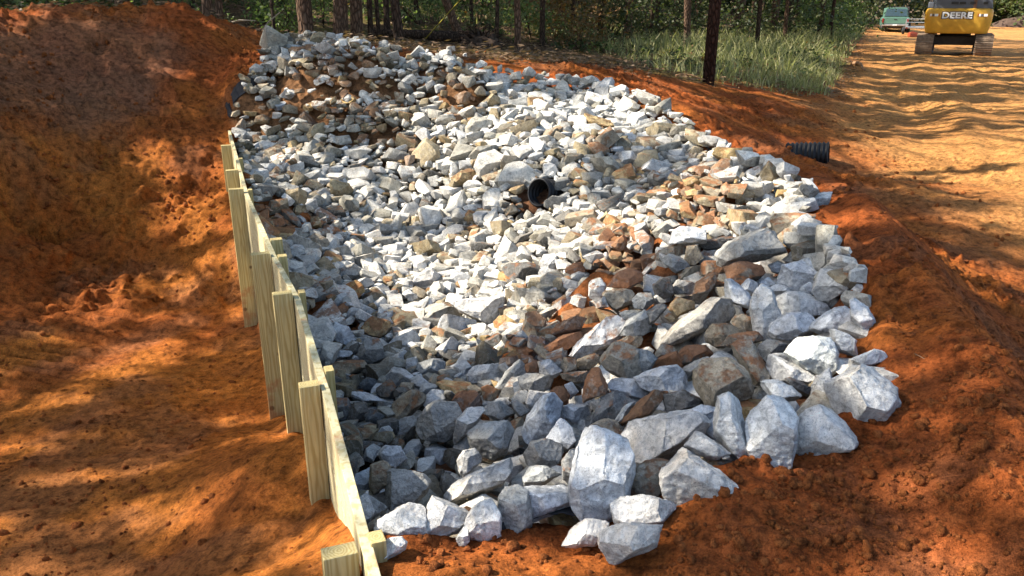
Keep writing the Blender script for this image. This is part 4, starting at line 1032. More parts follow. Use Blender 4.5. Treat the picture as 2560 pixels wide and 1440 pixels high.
# loose clods of clay
def clods():
    VV, FF, CC = [], [], []; nv = 0
    n = 9000; uu = rng.uniform(-200, 2760, n); vv = rng.uniform(60, 1500, n)
    dd = np.stack([(uu - CU) / F_PX, cp - (vv - CV) / F_PX * sp, -sp - (vv - CV) / F_PX * cp], 1)
    D = np.where(uu < 650, 2.3, 1.55) - np.where((uu < 650) & (vv < 520), (520 - vv) / 460 * 1.5, 0)
    D = np.clip(D, .5, 3); t = D / -np.minimum(dd[:, 2], -.02)
    x = dd[:, 0] * t; y = dd[:, 1] * t
    xb = rng.uniform(-9.5, -3, 7000); yb = rng.uniform(8.3, 14.5, 7000); x = np.concatenate([x, xb]); y = np.concatenate([y, yb]); ok = (np.hypot(x, y) < 22) & (polydist(x, y, PIT) < -.05) & (polydist(x, y, ROAD) < .5) & (np.abs(wall_off(x, y) - .07) > .16)
    x = x[ok]; y = y[ok]; keep = (fbm(x * 1.2, y * 1.2, 3, 31) > rng.uniform(.3, .62, len(x))) & ((wall_off(x, y) > 0) | (rng.random(len(x)) < .4)); x = x[keep]; y = y[keep]
    z = height(x, y)
    m = 11000; th = rng.uniform(-.75, .75, m); rr = 1.6 + 4.5 * rng.random(m) ** 1.4; xc = rr * np.sin(th); yc = rr * np.cos(th)
    ok = (polydist(xc, yc, PIT) < -.03) & (wall_off(xc, yc) > .15) & (fbm(xc * 2.5, yc * 2.5, 3, 35) > rng.uniform(.25, .62, m)); xc = xc[ok]; yc = yc[ok]; n0 = len(x)
    x = np.concatenate([x, xc]); y = np.concatenate([y, yc]); z = np.concatenate([z, height(xc, yc)])
    for i in range(len(x)):
        bk = 1.5 if (y[i] > 8.3 and x[i] < -3) else .6 if (z[i] < -.6) else 1.0
        r = .0025 + .009 * rng.random() ** 3 if i >= n0 else (.004 * bk) + .018 * rng.random() ** 4 + .0011 * math.hypot(x[i], y[i])
        V, F = ICO[1 if i >= n0 else 2]; q = V * (1 + 1.1 * fbm3(V * 1.9 + i * .37, 2, i))[:, None] * r * rng.uniform(.6, 1.2, 3)
        VV.append(q + (x[i], y[i], z[i] + r * .25)); FF.append(F + nv); nv += len(V)
        c = np.array([.37, .115, .032]) * rng.uniform(.75, 1.15); CC.append(np.tile(np.append(c, 1), (len(V), 1)))
    me = mesh_np('clods', np.concatenate(VV), np.concatenate(FF), True, [M_SOIL])
    ca = me.color_attributes.new('soil_color', 'FLOAT_COLOR', 'POINT'); ca.data.foreach_set('color', np.concatenate(CC).astype(np.float32).ravel())
    tag(link('clods', me), 'loose red clay crumbs strewn over the banks and berm', 'soil', kind='stuff')
clods()

# ------------------------------------------------------------------ timber retaining wall
wall = tag(empty('retaining_wall', (0, 0, 0)), 'green tinted timber retaining wall of posts and planks along the left of the stones', 'wall')
ANG = math.atan2(-WD[0], WD[1])
def wpt(a, off, z): p = W0 + WD * a + WN * (off + bow(a)); return (p[0], p[1], z)
def lumber(name, a0, a1, o0, o1, z0, z1, m, bev=.004):
    b = MB(); cx, cy, cz = (o0 + o1) / 2, (a0 + a1) / 2, (z0 + z1) / 2
    b.box(o0 - cx, o1 - cx, a0 - cy, a1 - cy, z0 - cz, z1 - cz, bev)
    tilt = -math.atan2(bow(a1) - bow(a0), a1 - a0) if a1 - a0 > .3 else 0
    o = b.build(name, m, wall); o.location = wpt(cy, cx + ((bow(a0) + bow(a1)) / 2 - bow(cy)), cz); o.rotation_euler = (0, 0, ANG + tilt)
    return o
for y, w, dz in [(2.1, .11, -.03), (3.22, .088, .0), (4.40, .112, .01), (5.26, .125, .0), (7.3, .13, .015), (8.3, .125, .0), (9.9, .12, .0), (11.6, .10, -.02)]:
    a = (y - 2.1) / WD[1]
    o = lumber('post', a, a + .065, .055 - w, .055, -1.95 if y > 3 else -1.5, dz, M_POST)
    if y > 2.3: o.rotation_euler = (rng.uniform(-.008, .008), rng.uniform(-.006, .006), ANG)
for y, w in [(2.1, .05), (3.36, .042), (4.45, .04), (5.2, .06), (5.62, .085), (7.35, .04), (9.0, .04)]:
    a = (y - 2.1) / WD[1]
    lumber('post', a + .004, a + .07, .096, .096 + w, -1.2, -.012, M_POST)
aa = [-.25, 1.2, 2.46, 3.38, 5.56, 7.4, 9.95, 10.3]
for i in range(7):
    for r_ in range(6):
        a0, a1 = aa[i] + .001, min(aa[i + 1], 10.25) - .001
        if a1 - a0 < .4: continue
        dx = rng.uniform(-.002, .002)
        lumber('plank', a0, a1, .0575 + dx, .0935 + dx, -.02 - (r_ + 1) * .238, -.02 - r_ * .238 - .005, M_PLANK, .003)
    
# ------------------------------------------------------------------ culvert ends
def corrugated(name, p0, p1, rad, label, open_both=True):
    p0 = Vector(p0); p1 = Vector(p1); L = (p1 - p0).length; ax = (p1 - p0).normalized()
    a = ax.cross(Vector((0, 0, 1))).normalized(); b = ax.cross(a); n = 48; rings = []
    prof = []; k = 0.0
    st = .0095
    m = int(L / st)
    for i in range(m + 1):
        t = i / m * L; w = math.sin(t / .062 * 2 * math.pi); w = max(-1, min(1, w * 1.8))
        prof.append((t, rad + .010 * w))
    prof2 = prof + [(L, rad - .018)] + [(t, r - .018) for t, r in prof[::-1]]
    V = []; 
    for t, r in prof2:
        for j in range(n):
            q = 2 * math.pi * j / n; c = ax * t + (a * math.cos(q) + b * math.sin(q)) * r; V.append(c[:])
    F = []; mm = len(prof2)
    for i in range(mm):
        for j in range(n):
            F.append((i * n + j, i * n + (j + 1) % n, ((i + 1) % mm) * n + (j + 1) % n, ((i + 1) % mm) * n + j))
    me = mesh_np(name, np.array(V), np.array(F), True, [M_BLACKP])
    return tag(link(name, me, None, p0), label, 'pipe')
pc = PCC
dirc = PDD
corrugated('culvert', pc - dirc * .03, pc + dirc * 1.2, .155, 'black pipe mouth opening among the stones at the middle of the pit')
pe = np.array(at(2072, 388, 2.04)); dire = np.array([-1, .45, -.09]); dire /= np.linalg.norm(dire)
corrugated('corrugated_pipe', pe, pe + dire * .6, .185, 'black corrugated pipe end poking out of the ridge beside the road')

# ------------------------------------------------------------------ black liner scraps
def sheet(name, pts_a, pts_b, label, seed=1, th=.004):
    """crumpled cloth between two lines of points"""
    n, m = 40, 14; A = np.array(pts_a, float); B = np.array(pts_b, float)
    def samp(Q, t):
        k = t * (len(Q) - 1); i = np.minimum(k.astype(int), len(Q) - 2); f = (k - i)[:, None]; return Q[i] * (1 - f) + Q[i + 1] * f
    t = np.linspace(0, 1, n); a = samp(A, t); b = samp(B, t); V = []
    for j in range(m):
        s = j / (m - 1); q = a * (1 - s) + b * s
        w = (fbm(t * 9 + seed, np.full(n, s * 2.5), 3, seed) - .5) * .05
        q = q + np.stack([w * .4, w * .3, w + .03 * math.sin(s * 3.14)], 1); V.append(q)
    V = np.concatenate(V); F = np.array([(j * n + i, j * n + i + 1, (j + 1) * n + i + 1, (j + 1) * n + i) for j in range(m - 1) for i in range(n - 1)])
    o = link(name, mesh_np(name, V, F, True, [M_FABRIC])); md = o.modifiers.new('s', 'SOLIDIFY'); md.thickness = th
    tag(o, label, 'fabric'); return o
def gp(u, v, dz=0.0): p, t = hit_ground(u, v); return (p[0], p[1], p[2] + dz)
sheet('liner_fabric', [gp(1170, 1352, .02), gp(1260, 1338, .02), gp(1330, 1318, .03), gp(1430, 1302, .03), gp(1520, 1290, .02)],
      [gp(1200, 1325, .05), gp(1280, 1310, .06), gp(1340, 1296, .06), gp(1430, 1280, .06), gp(1510, 1268, .05)], 'black filter fabric edge showing under the front rocks', 3)
sheet('liner_fabric', [gp(578, 246, .05), gp(590, 222, .06), gp(605, 208, .08), gp(632, 204, .1)], [gp(584, 262, .02), gp(600, 245, .02), gp(618, 232, .02), gp(640, 215, .02)], 'fold of black liner at the upper end of the stones', 5)
sheet('liner_fabric', [gp(562, 268, .05), gp(566, 285, .06), gp(575, 302, .03)], [gp(574, 262, .02), gp(580, 282, .02), gp(588, 298, .02)], 'small black liner flap just above the far fence post', 8)
sheet('liner_fabric', [gp(1770, 384, .02), gp(1800, 396, .03)], [gp(1760, 372, .02), gp(1795, 380, .02)], 'black liner corner sticking out of the ridge crest', 9)

# ------------------------------------------------------------------ roots and twigs on the berm
M_TWIG = mat_simple('dry_twig', (.30, .17, .09), .9, 0, .1, .25, 40)
def twig(pts, r, label, name='twig'):
    P = [Vector(gp(u, v, r * .8 + dz)) for u, v, dz in pts]
    Q = []
    for i in range(len(P) - 1):
        for k in range(5): Q.append(P[i].lerp(P[i + 1], k / 5) + Vector((0, 0, rng.uniform(-.3, .6) * r)))
    Q.append(P[-1]); rad = [r * (1 - .55 * i / len(Q)) for i in range(len(Q))]
    o = MB().tube(Q, rad, 7).build(name, M_TWIG, None, True); tag(o, label, 'twig', 'twigs and roots on the berm')
twig([(1915, 1300, 0), (1980, 1330, .004), (2050, 1340, .004), (2110, 1325, 0)], .0035, 'thin dark root curving across the shaded front berm')
twig([(2260, 1348, 0), (2320, 1340, .004), (2380, 1312, .006), (2450, 1298, 0)], .005, 'thicker pale root on the berm at lower right')
twig([(1955, 1424, 0), (2010, 1436, .003), (2070, 1450, 0)], .003, 'short pale twig at the sunlit bottom edge')
twig([(2275, 880, 0), (2290, 900, .02), (2330, 906, .0)], .003, 'wispy twig where the ridge catches a patch of sun')
twig([(2130, 1085, 0), (2170, 1092, .004), (2200, 1100, 0)], .0025, 'tiny twig under the biggest white boulder')
twig([(2310, 745, 0), (2340, 752, .004), (2370, 760, 0)], .003, 'twig lying on the dark upper ridge')
twig([(140, 840, 0), (160, 835, .01), (185, 845, 0)], .004, 'twig on the crawler prints in the pit')
twig([(1690, 190, 0), (1720, 192, .03), (1760, 200, 0)], .02, 'pale stick lying left of the utility pole foot')
twig([(2130, 165, 0), (2145, 172, .1), (2162, 180, 0)], .07, 'cut log end lying at the grass edge beside the road', 'log')

# ------------------------------------------------------------------ plants
def leaf_quads(C, rad, n, size, g, flat=.5, asp=2.0, up=0.0):
    """n leaf-sized faces in a ball round every centre C"""
    m = len(C); P = np.repeat(C, n, 0) + (g.normal(size=(m * n, 3)) * .48) * np.repeat(np.broadcast_to(np.asarray(rad, float).reshape(-1, 1) if np.ndim(rad) else np.full((m, 1), rad), (m, 1)), n, 0)
    A = g.normal(size=(m * n, 3)); A[:, 2] = A[:, 2] * flat + up; A /= np.linalg.norm(A, axis=1)[:, None]
    B = np.cross(A, g.normal(size=(m * n, 3))); B /= np.linalg.norm(B, axis=1)[:, None]
    s = size * g.uniform(.6, 1.3, (m * n, 1)); A = A * s * asp * .5; B = B * s * .5
    V = np.stack([P - A, P - A * .1 + B, P + A, P - A * .1 - B], 1).reshape(-1, 3)
    F = np.arange(len(P) * 4).reshape(-1, 4)
    return V, F

TREES = []      # dicts: x, y, z, r, h, lean, limbs/crown clumps
def trunk_mesh(r, h, lean, seed, m, roots=True):
    g = np.random.default_rng(seed); n = 14; zs = [-.4, 0, .15, .4, 1, 2, 3.5, 5.5, 8, 11, h * .8, h]
    zs = sorted(set(z for z in zs if z <= h)); V = []
    for z in zs:
        k = max(0, z) / h; rr = r * (1 + .45 * math.exp(-max(z, 0) / .18) * (roots)) * (1 - .72 * k ** 1.2)
        off = np.array([lean[0] * z + .05 * math.sin(z * .8 + seed), lean[1] * z + .05 * math.cos(z * .6 + seed)])
        for j in range(n):
            a = 2 * math.pi * j / n; q = rr * (1 + .07 * math.sin(3 * a + seed + z) + g.uniform(-.04, .04))
            V.append((off[0] + q * math.cos(a), off[1] + q * math.sin(a), z))
    F = [(i * n + j, i * n + (j + 1) % n, (i + 1) * n + (j + 1) % n, (i + 1) * n + j) for i in range(len(zs) - 1) for j in range(n)]
    return mesh_np('trunk', np.array(V), np.array(F), True, [m])

def add_tree(x, y, r, h, label, group, lean=(0, 0), bark=None, kind='pine', z=None):
    t = empty('pine_tree' if kind == 'pine' else 'leafy_tree', (x, y, gz(x, y) if z is None else z))
    tag(t, label, 'tree', group)
    link('trunk', trunk_mesh(r, h, lean, len(TREES) + 3, bark or M_BARK), t)
    TREES.append(dict(o=t, x=x + lean[0] * 10, y=y + lean[1] * 10, z=t.location[2], h=h, cl=[], kind=kind, off=(x, y)))
    return t

G1 = 'trees at the edge of the woods'; G2 = 'trees deep in the woods'; G3 = 'shade trees beside the clearing'
# trees the photograph shows: base pixel, width in px, lean, label
SEEN = [(236, 62, 25, 0, 'slim dark trunk rising behind the peak of the red soil mound'),
        (310, 48, 22, 0, 'pine trunk directly behind the highest red clods'),
        (490, 70, 14, 0, 'thin trunk left of the twin trunks above the soil mound'),
        (520, 70, 27, 0, 'left and thicker of the twin trunks behind the red mound'),
        (548, 76, 19, .0, 'right and thinner of the twin trunks behind the red mound'),
        (188, 66, 15, .02, 'thin sapling trunk over the left shoulder of the mound'),
        (690, 118, 7, .02, 'very thin pale stem beside the bright bush'),
        (775, 118, 40, 0, 'stout rough pine behind the upper left corner of the stones'),
        (862, 132, 38, 0, 'left pine of the close pair, with a pale scar'),
        (897, 136, 32, -.02, 'right pine of the close pair above the stone rim'),
        (925, 134, 14, 0, 'slender dark trunk just right of the close pair'),
        (944, 135, 11, 0, 'narrow dark pole tree right of the close pair'),
        (992, 138, 13, -.03, 'dark thin tree crossing the fallen log'),
        (1012, 140, 14, -.07, 'dark sapling leaning left in front of the fallen log'),
        (975, 118, 16, 0, 'dim trunk behind the fallen log'),
        (1157, 106, 24, -.42, 'pine trunk leaning steeply to the left over the fallen log'),
        (1240, 100, 11, 0, 'straight thin trunk right of the leaning pine'),
        (1289, 122, 18, .0, 'pale barked trunk behind the root ball'),
        (1040, 60, 12, 0, 'slim sunlit trunk deep behind the leaning pine'),
        (1180, 70, 9, .02, 'thin far trunk between the leaning pine and the root ball'),
        (1360, 90, 14, 0, 'dark trunk left of the rusty bushes'),
        (1432, 100, 12, 0, 'trunk standing among the rusty bushes'),
        (1500, 92, 15, 0, 'dim trunk right of the rusty bushes'),
        (1565, 98, 22, .02, 'mid grey trunk standing at the grass edge'),
        (1640, 92, 12, 0, 'thin trunk behind the tall grass, left of the pole'),
        (1690, 88, 16, 0, 'shaded trunk close left of the utility pole'),
        (1742, 90, 22, .02, 'shaded trunk just behind the utility pole'),
        (1848, 76, 26, .0, 'wide dark trunk right of the utility pole'),
        (1880, 72, 12, .0, 'narrow trunk beside the wide dark one'),
        (1930, 68, 22, .03, 'dark trunk above the middle of the tall grass'),
        (1966, 62, 16, .06, 'dark slightly leaning trunk above the tall grass'),
        (2050, 58, 14, .04, 'thin trunk at the far end of the tall grass'),
        (2080, 52, 10, .02, 'pale thin trunk near the green pickup')]
for u, v, w, ln, lab in SEEN:
    p = hit_base(u, v) if u > 1400 else None
    if p is None:
        X = {236: 19, 310: 17, 490: 20, 520: 16.5, 548: 17.5, 188: 22, 690: 18, 775: 18.5, 862: 18, 897: 18.6, 925: 19, 944: 20, 992: 17.8, 1012: 17.5, 975: 23, 1157: 24, 1240: 24, 1289: 21.5, 1180: 30, 1360: 26}.get(u, 30); q = atX(u, v, X); p = np.array([q[0], q[1], 0])
        p[2] = gz(p[0], p[1]) - .05
    if p[1] > 55: q = ray(u, v); p = np.array([q[0] / q[1] * 48, 48, 0])
    zc = p[1] * cp - (p[2] - CAM_Z) * sp
    add_tree(p[0], p[1], max(.035, w / F_PX * zc / 2 * .93), 13 + 6 * ((u * 7) % 10) / 10, lab, G1, (ln, 0), M_BARK2 if w < 17 else M_BARK)

# deeper trees
g = np.random.default_rng(21)
deep = []
for i in range(1200):
    y = g.uniform(31, 80); x = g.uniform(-.72 * y - 4, .36 * y); u_, v_, z_ = project(np.array([[x, y, 1.0]]))
    if polydist(np.array([x]), np.array([y]), FOREST)[0] < 2.5: continue
    if any((x - a) ** 2 + (y - b) ** 2 < (1.5 + .025 * y) ** 2 for a, b in deep): continue
    if any((x - t['off'][0]) ** 2 + (y - t['off'][1]) ** 2 < 2.0 for t in TREES): continue
    deep.append((x, y))
    if len(deep) >= 120: break
deep.sort()
for i, (x, y) in enumerate(deep):
    u_ = project(np.array([[x, y, 1.0]]))[0][0]
    col = 'far left of the soil mound' if u_ < 200 else 'above the soil mound' if u_ < 600 else 'above the stones' if u_ < 1000 else 'beyond the fallen log' if u_ < 1300 else 'beyond the rusty bushes' if u_ < 1600 else 'beyond the tall grass'
    dist = 'near the edge of the dark woods' if y < 35 else 'in the middle of the dark woods' if y < 55 else 'far back in the dark woods'
    add_tree(x, y, g.uniform(.06, .14), g.uniform(12, 19), 'dark trunk %s, %s' % (dist, col), G2, (g.uniform(-.03, .03), 0), M_BARK2 if i % 2 else M_BARK)

# trees whose shade falls on the pit and the road
for i, (x, y) in enumerate([(-10, -3), (-15, 1.5), (-11.5, 4.5), (-18, 6), (-14, 9.5), (-22, 11), (-17, 14), (-24, 2), (-27, 17), (-21, -4), (-13, -8), (-30, 8), (-19, 20), (-26, 25), (-6, -9),
                            (-12, 17.5), (-34, 14)]):
    add_tree(x, y, .17 + .02 * (i % 4), 15 + (i * 5) % 4, 'tall pine standing to the left of the pit, casting shade over the stones', G3)

# ---- canopy: clumps of needles hung where the light of the photograph says there is shade
LIT = """11111111334444344444334565555555
11111114557222222222356666568666
33222224455545665556994588675555
22122232433335999999995554455555
55773323442256999992243334466666
37773377448899999775335783355888
55777773269999996888899996236677
55566555258888899888884111126666
22244432236699999773222111123777
22555444434888888552000000000334
34444433123377775520000000000011
33443333122255541000000000005500
33332222411333000000000000000000
33333333211110000000000000011100
33332210011110000000000000000000
44444111124221000000000000000000
22555511155588531155400111111222
15552223348666644666644666466633""".split('\n')
LITG = np.array([[int(c) for c in (r + r[-1] * 32)[:32]] for r in LIT], float) / 10
def lit_at(x, y):
    z = base_height(x, y); u, v, zc = project(np.stack([x, y, z], 1))
    gu = np.clip(u / 80 - .5, 0, 30.999); gv = np.clip(v / 80 - .5, 0, 16.999)
    i = gu.astype(int); j = gv.astype(int); fu = gu - i; fv = gv - j
    L = (LITG[j, i] * (1 - fu) + LITG[j, i + 1] * fu) * (1 - fv) + (LITG[j + 1, i] * (1 - fu) + LITG[j + 1, i + 1] * fu) * fv
    out = (zc < .5) | (u < -150) | (u > 2710) | (v > 1600) | (v < -10)
    return np.where(out, .45, L)
sd = to_sun[:2] / np.linalg.norm(to_sun[:2]); sn = np.array([-sd[1], sd[0]])
COT = 1 / math.tan(SUN_EL)
def rank(n): # rank-uniformise
    o = np.argsort(n); r = np.empty(len(n)); r[o] = np.linspace(0, 1, len(n)); return r
UC = np.sort(fbm(rng.uniform(0, 300, 20000), rng.uniform(0, 300, 20000), 3, 200))
def uniform_noise(a, b, s): return np.searchsorted(UC, fbm(a, b, 3, s)) / 20000
CLUMP = []
def canopy(x0, x1, y0, y1, per, rad, hmin, hmax, fs, fa, region):
    n = int((x1 - x0) * (y1 - y0) * per); x = rng.uniform(x0, x1, n); y = rng.uniform(y0, y1, n)
    m = region(x, y); x = x[m]; y = y[m]
    L = lit_at(x, y)
    a = x * sd[0] + y * sd[1]; b = x * sn[0] + y * sn[1]
    N = uniform_noise(a * fa, b * fs, 200)
    keep = N > (L - .06) * 1.26
    # and now and then a stray clump so that the light stays broken
    x = x[keep]; y = y[keep]; h = rng.uniform(hmin, hmax, len(x)); z = base_height(x, y)
    P = np.stack([x + sd[0] * COT * h, y + sd[1] * COT * h, z + h], 1)
    q0 = P - to_sun * (P[:, 2] / to_sun[2])[:, None]; oo = np.abs(wall_off(q0[:, 0], q0[:, 1]) - .04); aa_ = wall_along(q0[:, 0], q0[:, 1])
    drop = ((oo < .22) & (aa_ > -.4) & (aa_ < 10) & (rng.random(len(P)) < .75)) | (np.hypot(oo, aa_) < .3)
    P = P[~drop]; CLUMP.append((P, rad))
near_r = lambda x, y: (np.hypot(x, y) < 19) & (y > -4)
canopy(-7, 9, -2, 16, 11.5, .27, 7.5, 13, 1.1, .8, lambda x, y: (y < 17) & (polydist(x, y, ROAD) < .2))
canopy(2, 34, 2, 62, 6.5, .38, 7, 12, 1.1, .06, lambda x, y: (polydist(x, y, ROAD) >= 0.2) & (y > x * .7 - 3))
canopy(-50, 30, 14, 85, 2.3, .75, 8, 14, .45, .35, lambda x, y: (polydist(x, y, ROAD) < .2) & ((y > 16) | (x < -7)))
TX = np.array([t['x'] for t in TREES]); TY = np.array([t['y'] for t in TREES])
for P, rad in CLUMP:
    d = (P[:, 0][:, None] - TX) ** 2 + (P[:, 1][:, None] - TY) ** 2
    k = d.argmin(1)
    for i in np.unique(k):
        TREES[i]['cl'].append((P[k == i], rad))
print('clumps', sum(len(p) for p, r in CLUMP))
for i, t in enumerate(TREES):
    if not t['cl']: continue
    VV = []; FF = []; nv = 0; gg = np.random.default_rng(i + 77); loc = np.array(t['o'].location)
    for P, rad in t['cl']:
        V, F = leaf_quads(P - loc, rad, 11, rad * .62, gg, .4, 1.9); VV.append(V); FF.append(F + nv); nv += len(V)
    link('crown', mesh_np('crown', np.concatenate(VV), np.concatenate(FF), False, [M_NEEDLE]), t['o'])
    # limbs reaching into the crown
    A = np.concatenate([p for p, r in t['cl']]) - loc; A = A[gg.permutation(len(A))[:14]]; b = MB()
    for q in A:
        zb = max(3.5, min(q[2] - .6, t['h'] * .92)); lx, ly = t['x'] - t['off'][0], t['y'] - t['off'][1]
        st = Vector((lx * zb / 10, ly * zb / 10, zb)); en = Vector(q); b.tube([st, st.lerp(en, .5) + Vector((0, 0, .3)), en], [.05, .035, .012], 6)
    b.build('limbs', M_BARK2, t['o'], True)

# ---- bushes, undergrowth, far woods
def bush(u, v, X, w, h, label, mat, n, leaf, name='bush', lift=.5, stems=True):
    q = atX(u, v, X) if X else tuple(hit_base(u, v)); x, y = q[0], q[1]
    t = empty(name, (x, y, gz(x, y))); tag(t, label, 'bush', 'bushes along the woods'); gg = np.random.default_rng(int(u * 7 + v))
    C = gg.normal(size=(max(6, n // 22), 3)) * (w * .26, w * .26, h * .24) + (0, 0, h * lift); C[:, 2] = np.clip(C[:, 2], .05, None)
    V, F = leaf_quads(C, min(w, h) * .24, 22, leaf, gg, .6, 1.7)
    link('foliage', mesh_np('foliage', V, F, False, [mat]), t)
    b = MB()
    for k in range(5):
        c = C[gg.integers(len(C))]; b.tube([(0, 0, -.05), (c[0] * .4, c[1] * .4, c[2] * .6), tuple(c)], [.018, .012, .004], 5)
    b.build('stems', M_BARK2, t, True)
for a in [(722, 85, 20, 1.2, 1.5, 'bright pale leaved bush beside the thin pale stem', M_LEAF, 900, .055),
          (660, 60, 23, 1.5, 1.2, 'loose bright bush left of the stout rough pine', M_LEAF, 500, .06),
          (810, 80, 23, 1.4, 1.5, 'green bush between the stout pine and the close pair', M_LEAF, 600, .06),
          (330, 30, 19, 3.0, 1.6, 'leafy bush behind the highest part of the soil mound', M_LEAFD, 1300, .07),
          (60, 20, 18, 3.2, 1.5, 'dull green bush at the left end of the soil mound', M_LEAF, 1100, .07),
          (150, 25, 19, 2.5, 1.5, 'dull leafy bush on the left shoulder of the mound', M_LEAFD, 900, .07),
          (440, 45, 18, 1.6, 1.0, 'sparse pale twiggy bush in the dip of the mound', M_LEAF, 260, .05),
          (1050, 90, 27, 3.0, 1.4, 'bright green grassy bush left of the leaning pine', M_LEAF, 1200, .07),
          (1200, 70, 33, 4.0, 2.2, 'yellow green bush right of the leaning pine', M_LEAF, 1300, .09),
          (1110, 50, 34, 4.0, 2.2, 'bright bush behind the leaning pine', M_LEAFD, 1100, .1),
          (1330, 95, 27, 2.4, 1.4, 'green bush right of the pale barked trunk', M_LEAF, 900, .07),
          (1390, 80, 30, 3.0, 2.0, 'rusty brown bush nearer the root ball', M_RUST, 1000, .08),
          (1450, 100, 27, 2.2, 1.3, 'low rusty bush at the foot of the woods', M_RUST, 800, .07),
          (1420, 50, 33, 3.5, 2.8, 'tall rusty brown bush in the middle of the woods edge', M_RUST, 1200, .09),
          (1530, 85, 32, 3.2, 1.8, 'dull green bush left of the mid grey trunk', M_LEAFD, 1000, .09),
          (1620, 70, 36, 3.6, 1.8, 'dull bush right of the mid grey trunk', M_LEAFD, 1000, .09),
          (1700, 60, 38, 4.0, 2.2, 'dark bush left of the utility pole', M_LEAFD, 1000, .1),
          (1830, 60, 42, 4.5, 2.4, 'dark bush right of the utility pole', M_LEAFD, 1100, .11),
          (1960, 70, 46, 4.5, 2.4, 'grey green bush above the tall grass', M_LEAFD, 1300, .11),
          (2060, 70, 52, 5.0, 2.6, 'sunlit pale bush left of the pickup', M_LEAF, 1500, .12),
          (2110, 60, 58, 4.5, 2.2, 'low bright bush close to the pickup', M_LEAF, 1300, .12),
          (2130, 20, 75, 9, 6, 'big dark bush behind the pickup', M_LEAFD, 2200, .22),
          (2240, 10, 85, 12, 8, 'broad dark bush rising over the pickup roof', M_LEAFD, 2600, .25),
          (2500, 30, 95, 13, 7, 'bright green bush right of the excavator', M_LEAF, 3000, .26),
          (2590, 30, 95, 13, 8, 'green bush at the right end of the road', M_LEAF, 2600, .26),
          (2350, 20, 100, 14, 9, 'dark bush behind the excavator cab', M_LEAFD, 2400, .28)]:
    bush(*a)

def undergrowth():
    gg = np.random.default_rng(5); n = 9000; y = 15 + 62 * gg.random(n) ** 1.3; x = gg.uniform(-.72, .44, n) * y
    fd = polydist(x, y, FOREST); ok = (fd > .6) & (fbm(x * .5, y * .5, 3, 301) > gg.uniform(.42, .66, n)) & ((x > -5) | (y > 21)) & ((x > 3.5) | (x < -5) | (y > 25)); x = x[ok]; y = y[ok]
    z = height(x, y); hh = gg.uniform(.1, .6, len(x)) * (.4 + y / 60)
    P = np.stack([x, y, z + hh * .6], 1)
    V, F = leaf_quads(P, hh * .6, 14, .07, gg, .6, 1.8)
    tag(link('undergrowth', mesh_np('undergrowth', V, F, False, [M_LEAFD, M_LEAF, M_RUST], np.repeat(gg.choice([0, 0, 1, 2], len(P), p=[.4, .2, .28, .12]), 14))), 'dull green undergrowth covering the floor of the woods', 'undergrowth', kind='stuff')
    # straw and litter
    n = 16000; y = 13.5 + 40 * gg.random(n) ** 1.6; x = gg.uniform(-.75, .44, n) * y; fd = polydist(x, y, FOREST); ok = fd > -.4; x = x[ok]; y = y[ok]
    P = np.stack([x, y, height(x, y) + .03], 1); V, F = leaf_quads(P, .12, 4, .028, gg, .12, 4.5)
    tag(link('leaf_litter', mesh_np('leaf_litter', V, F, False, [M_DRY])), 'dry needles and dead leaves on the ground of the woods', 'litter', kind='stuff')
undergrowth()

def far_woods():
    gg = np.random.default_rng(8); VV = []; FF = []; nv = 0; mi = []
    n = 4200; th = gg.uniform(-R_(52), R_(52), n); r = gg.uniform(82, 118, n); x = r * np.sin(th); y = r * np.cos(th)
    rd = polydist(x, y, ROAD); ok = (rd < -1) | (r > 108); x = x[ok]; y = y[ok]
    z = height(x, y, False) + gg.uniform(0, 13, len(x)) ** 1.0
    V, F = leaf_quads(np.stack([x, y, z], 1), 1.5, 16, .8, gg, .5, 1.5)
    tag(link('far_woods', mesh_np('far_woods', V, F, False, [M_LEAFD])), 'dense dark far woods closing the view', 'woods', kind='stuff')
far_woods()

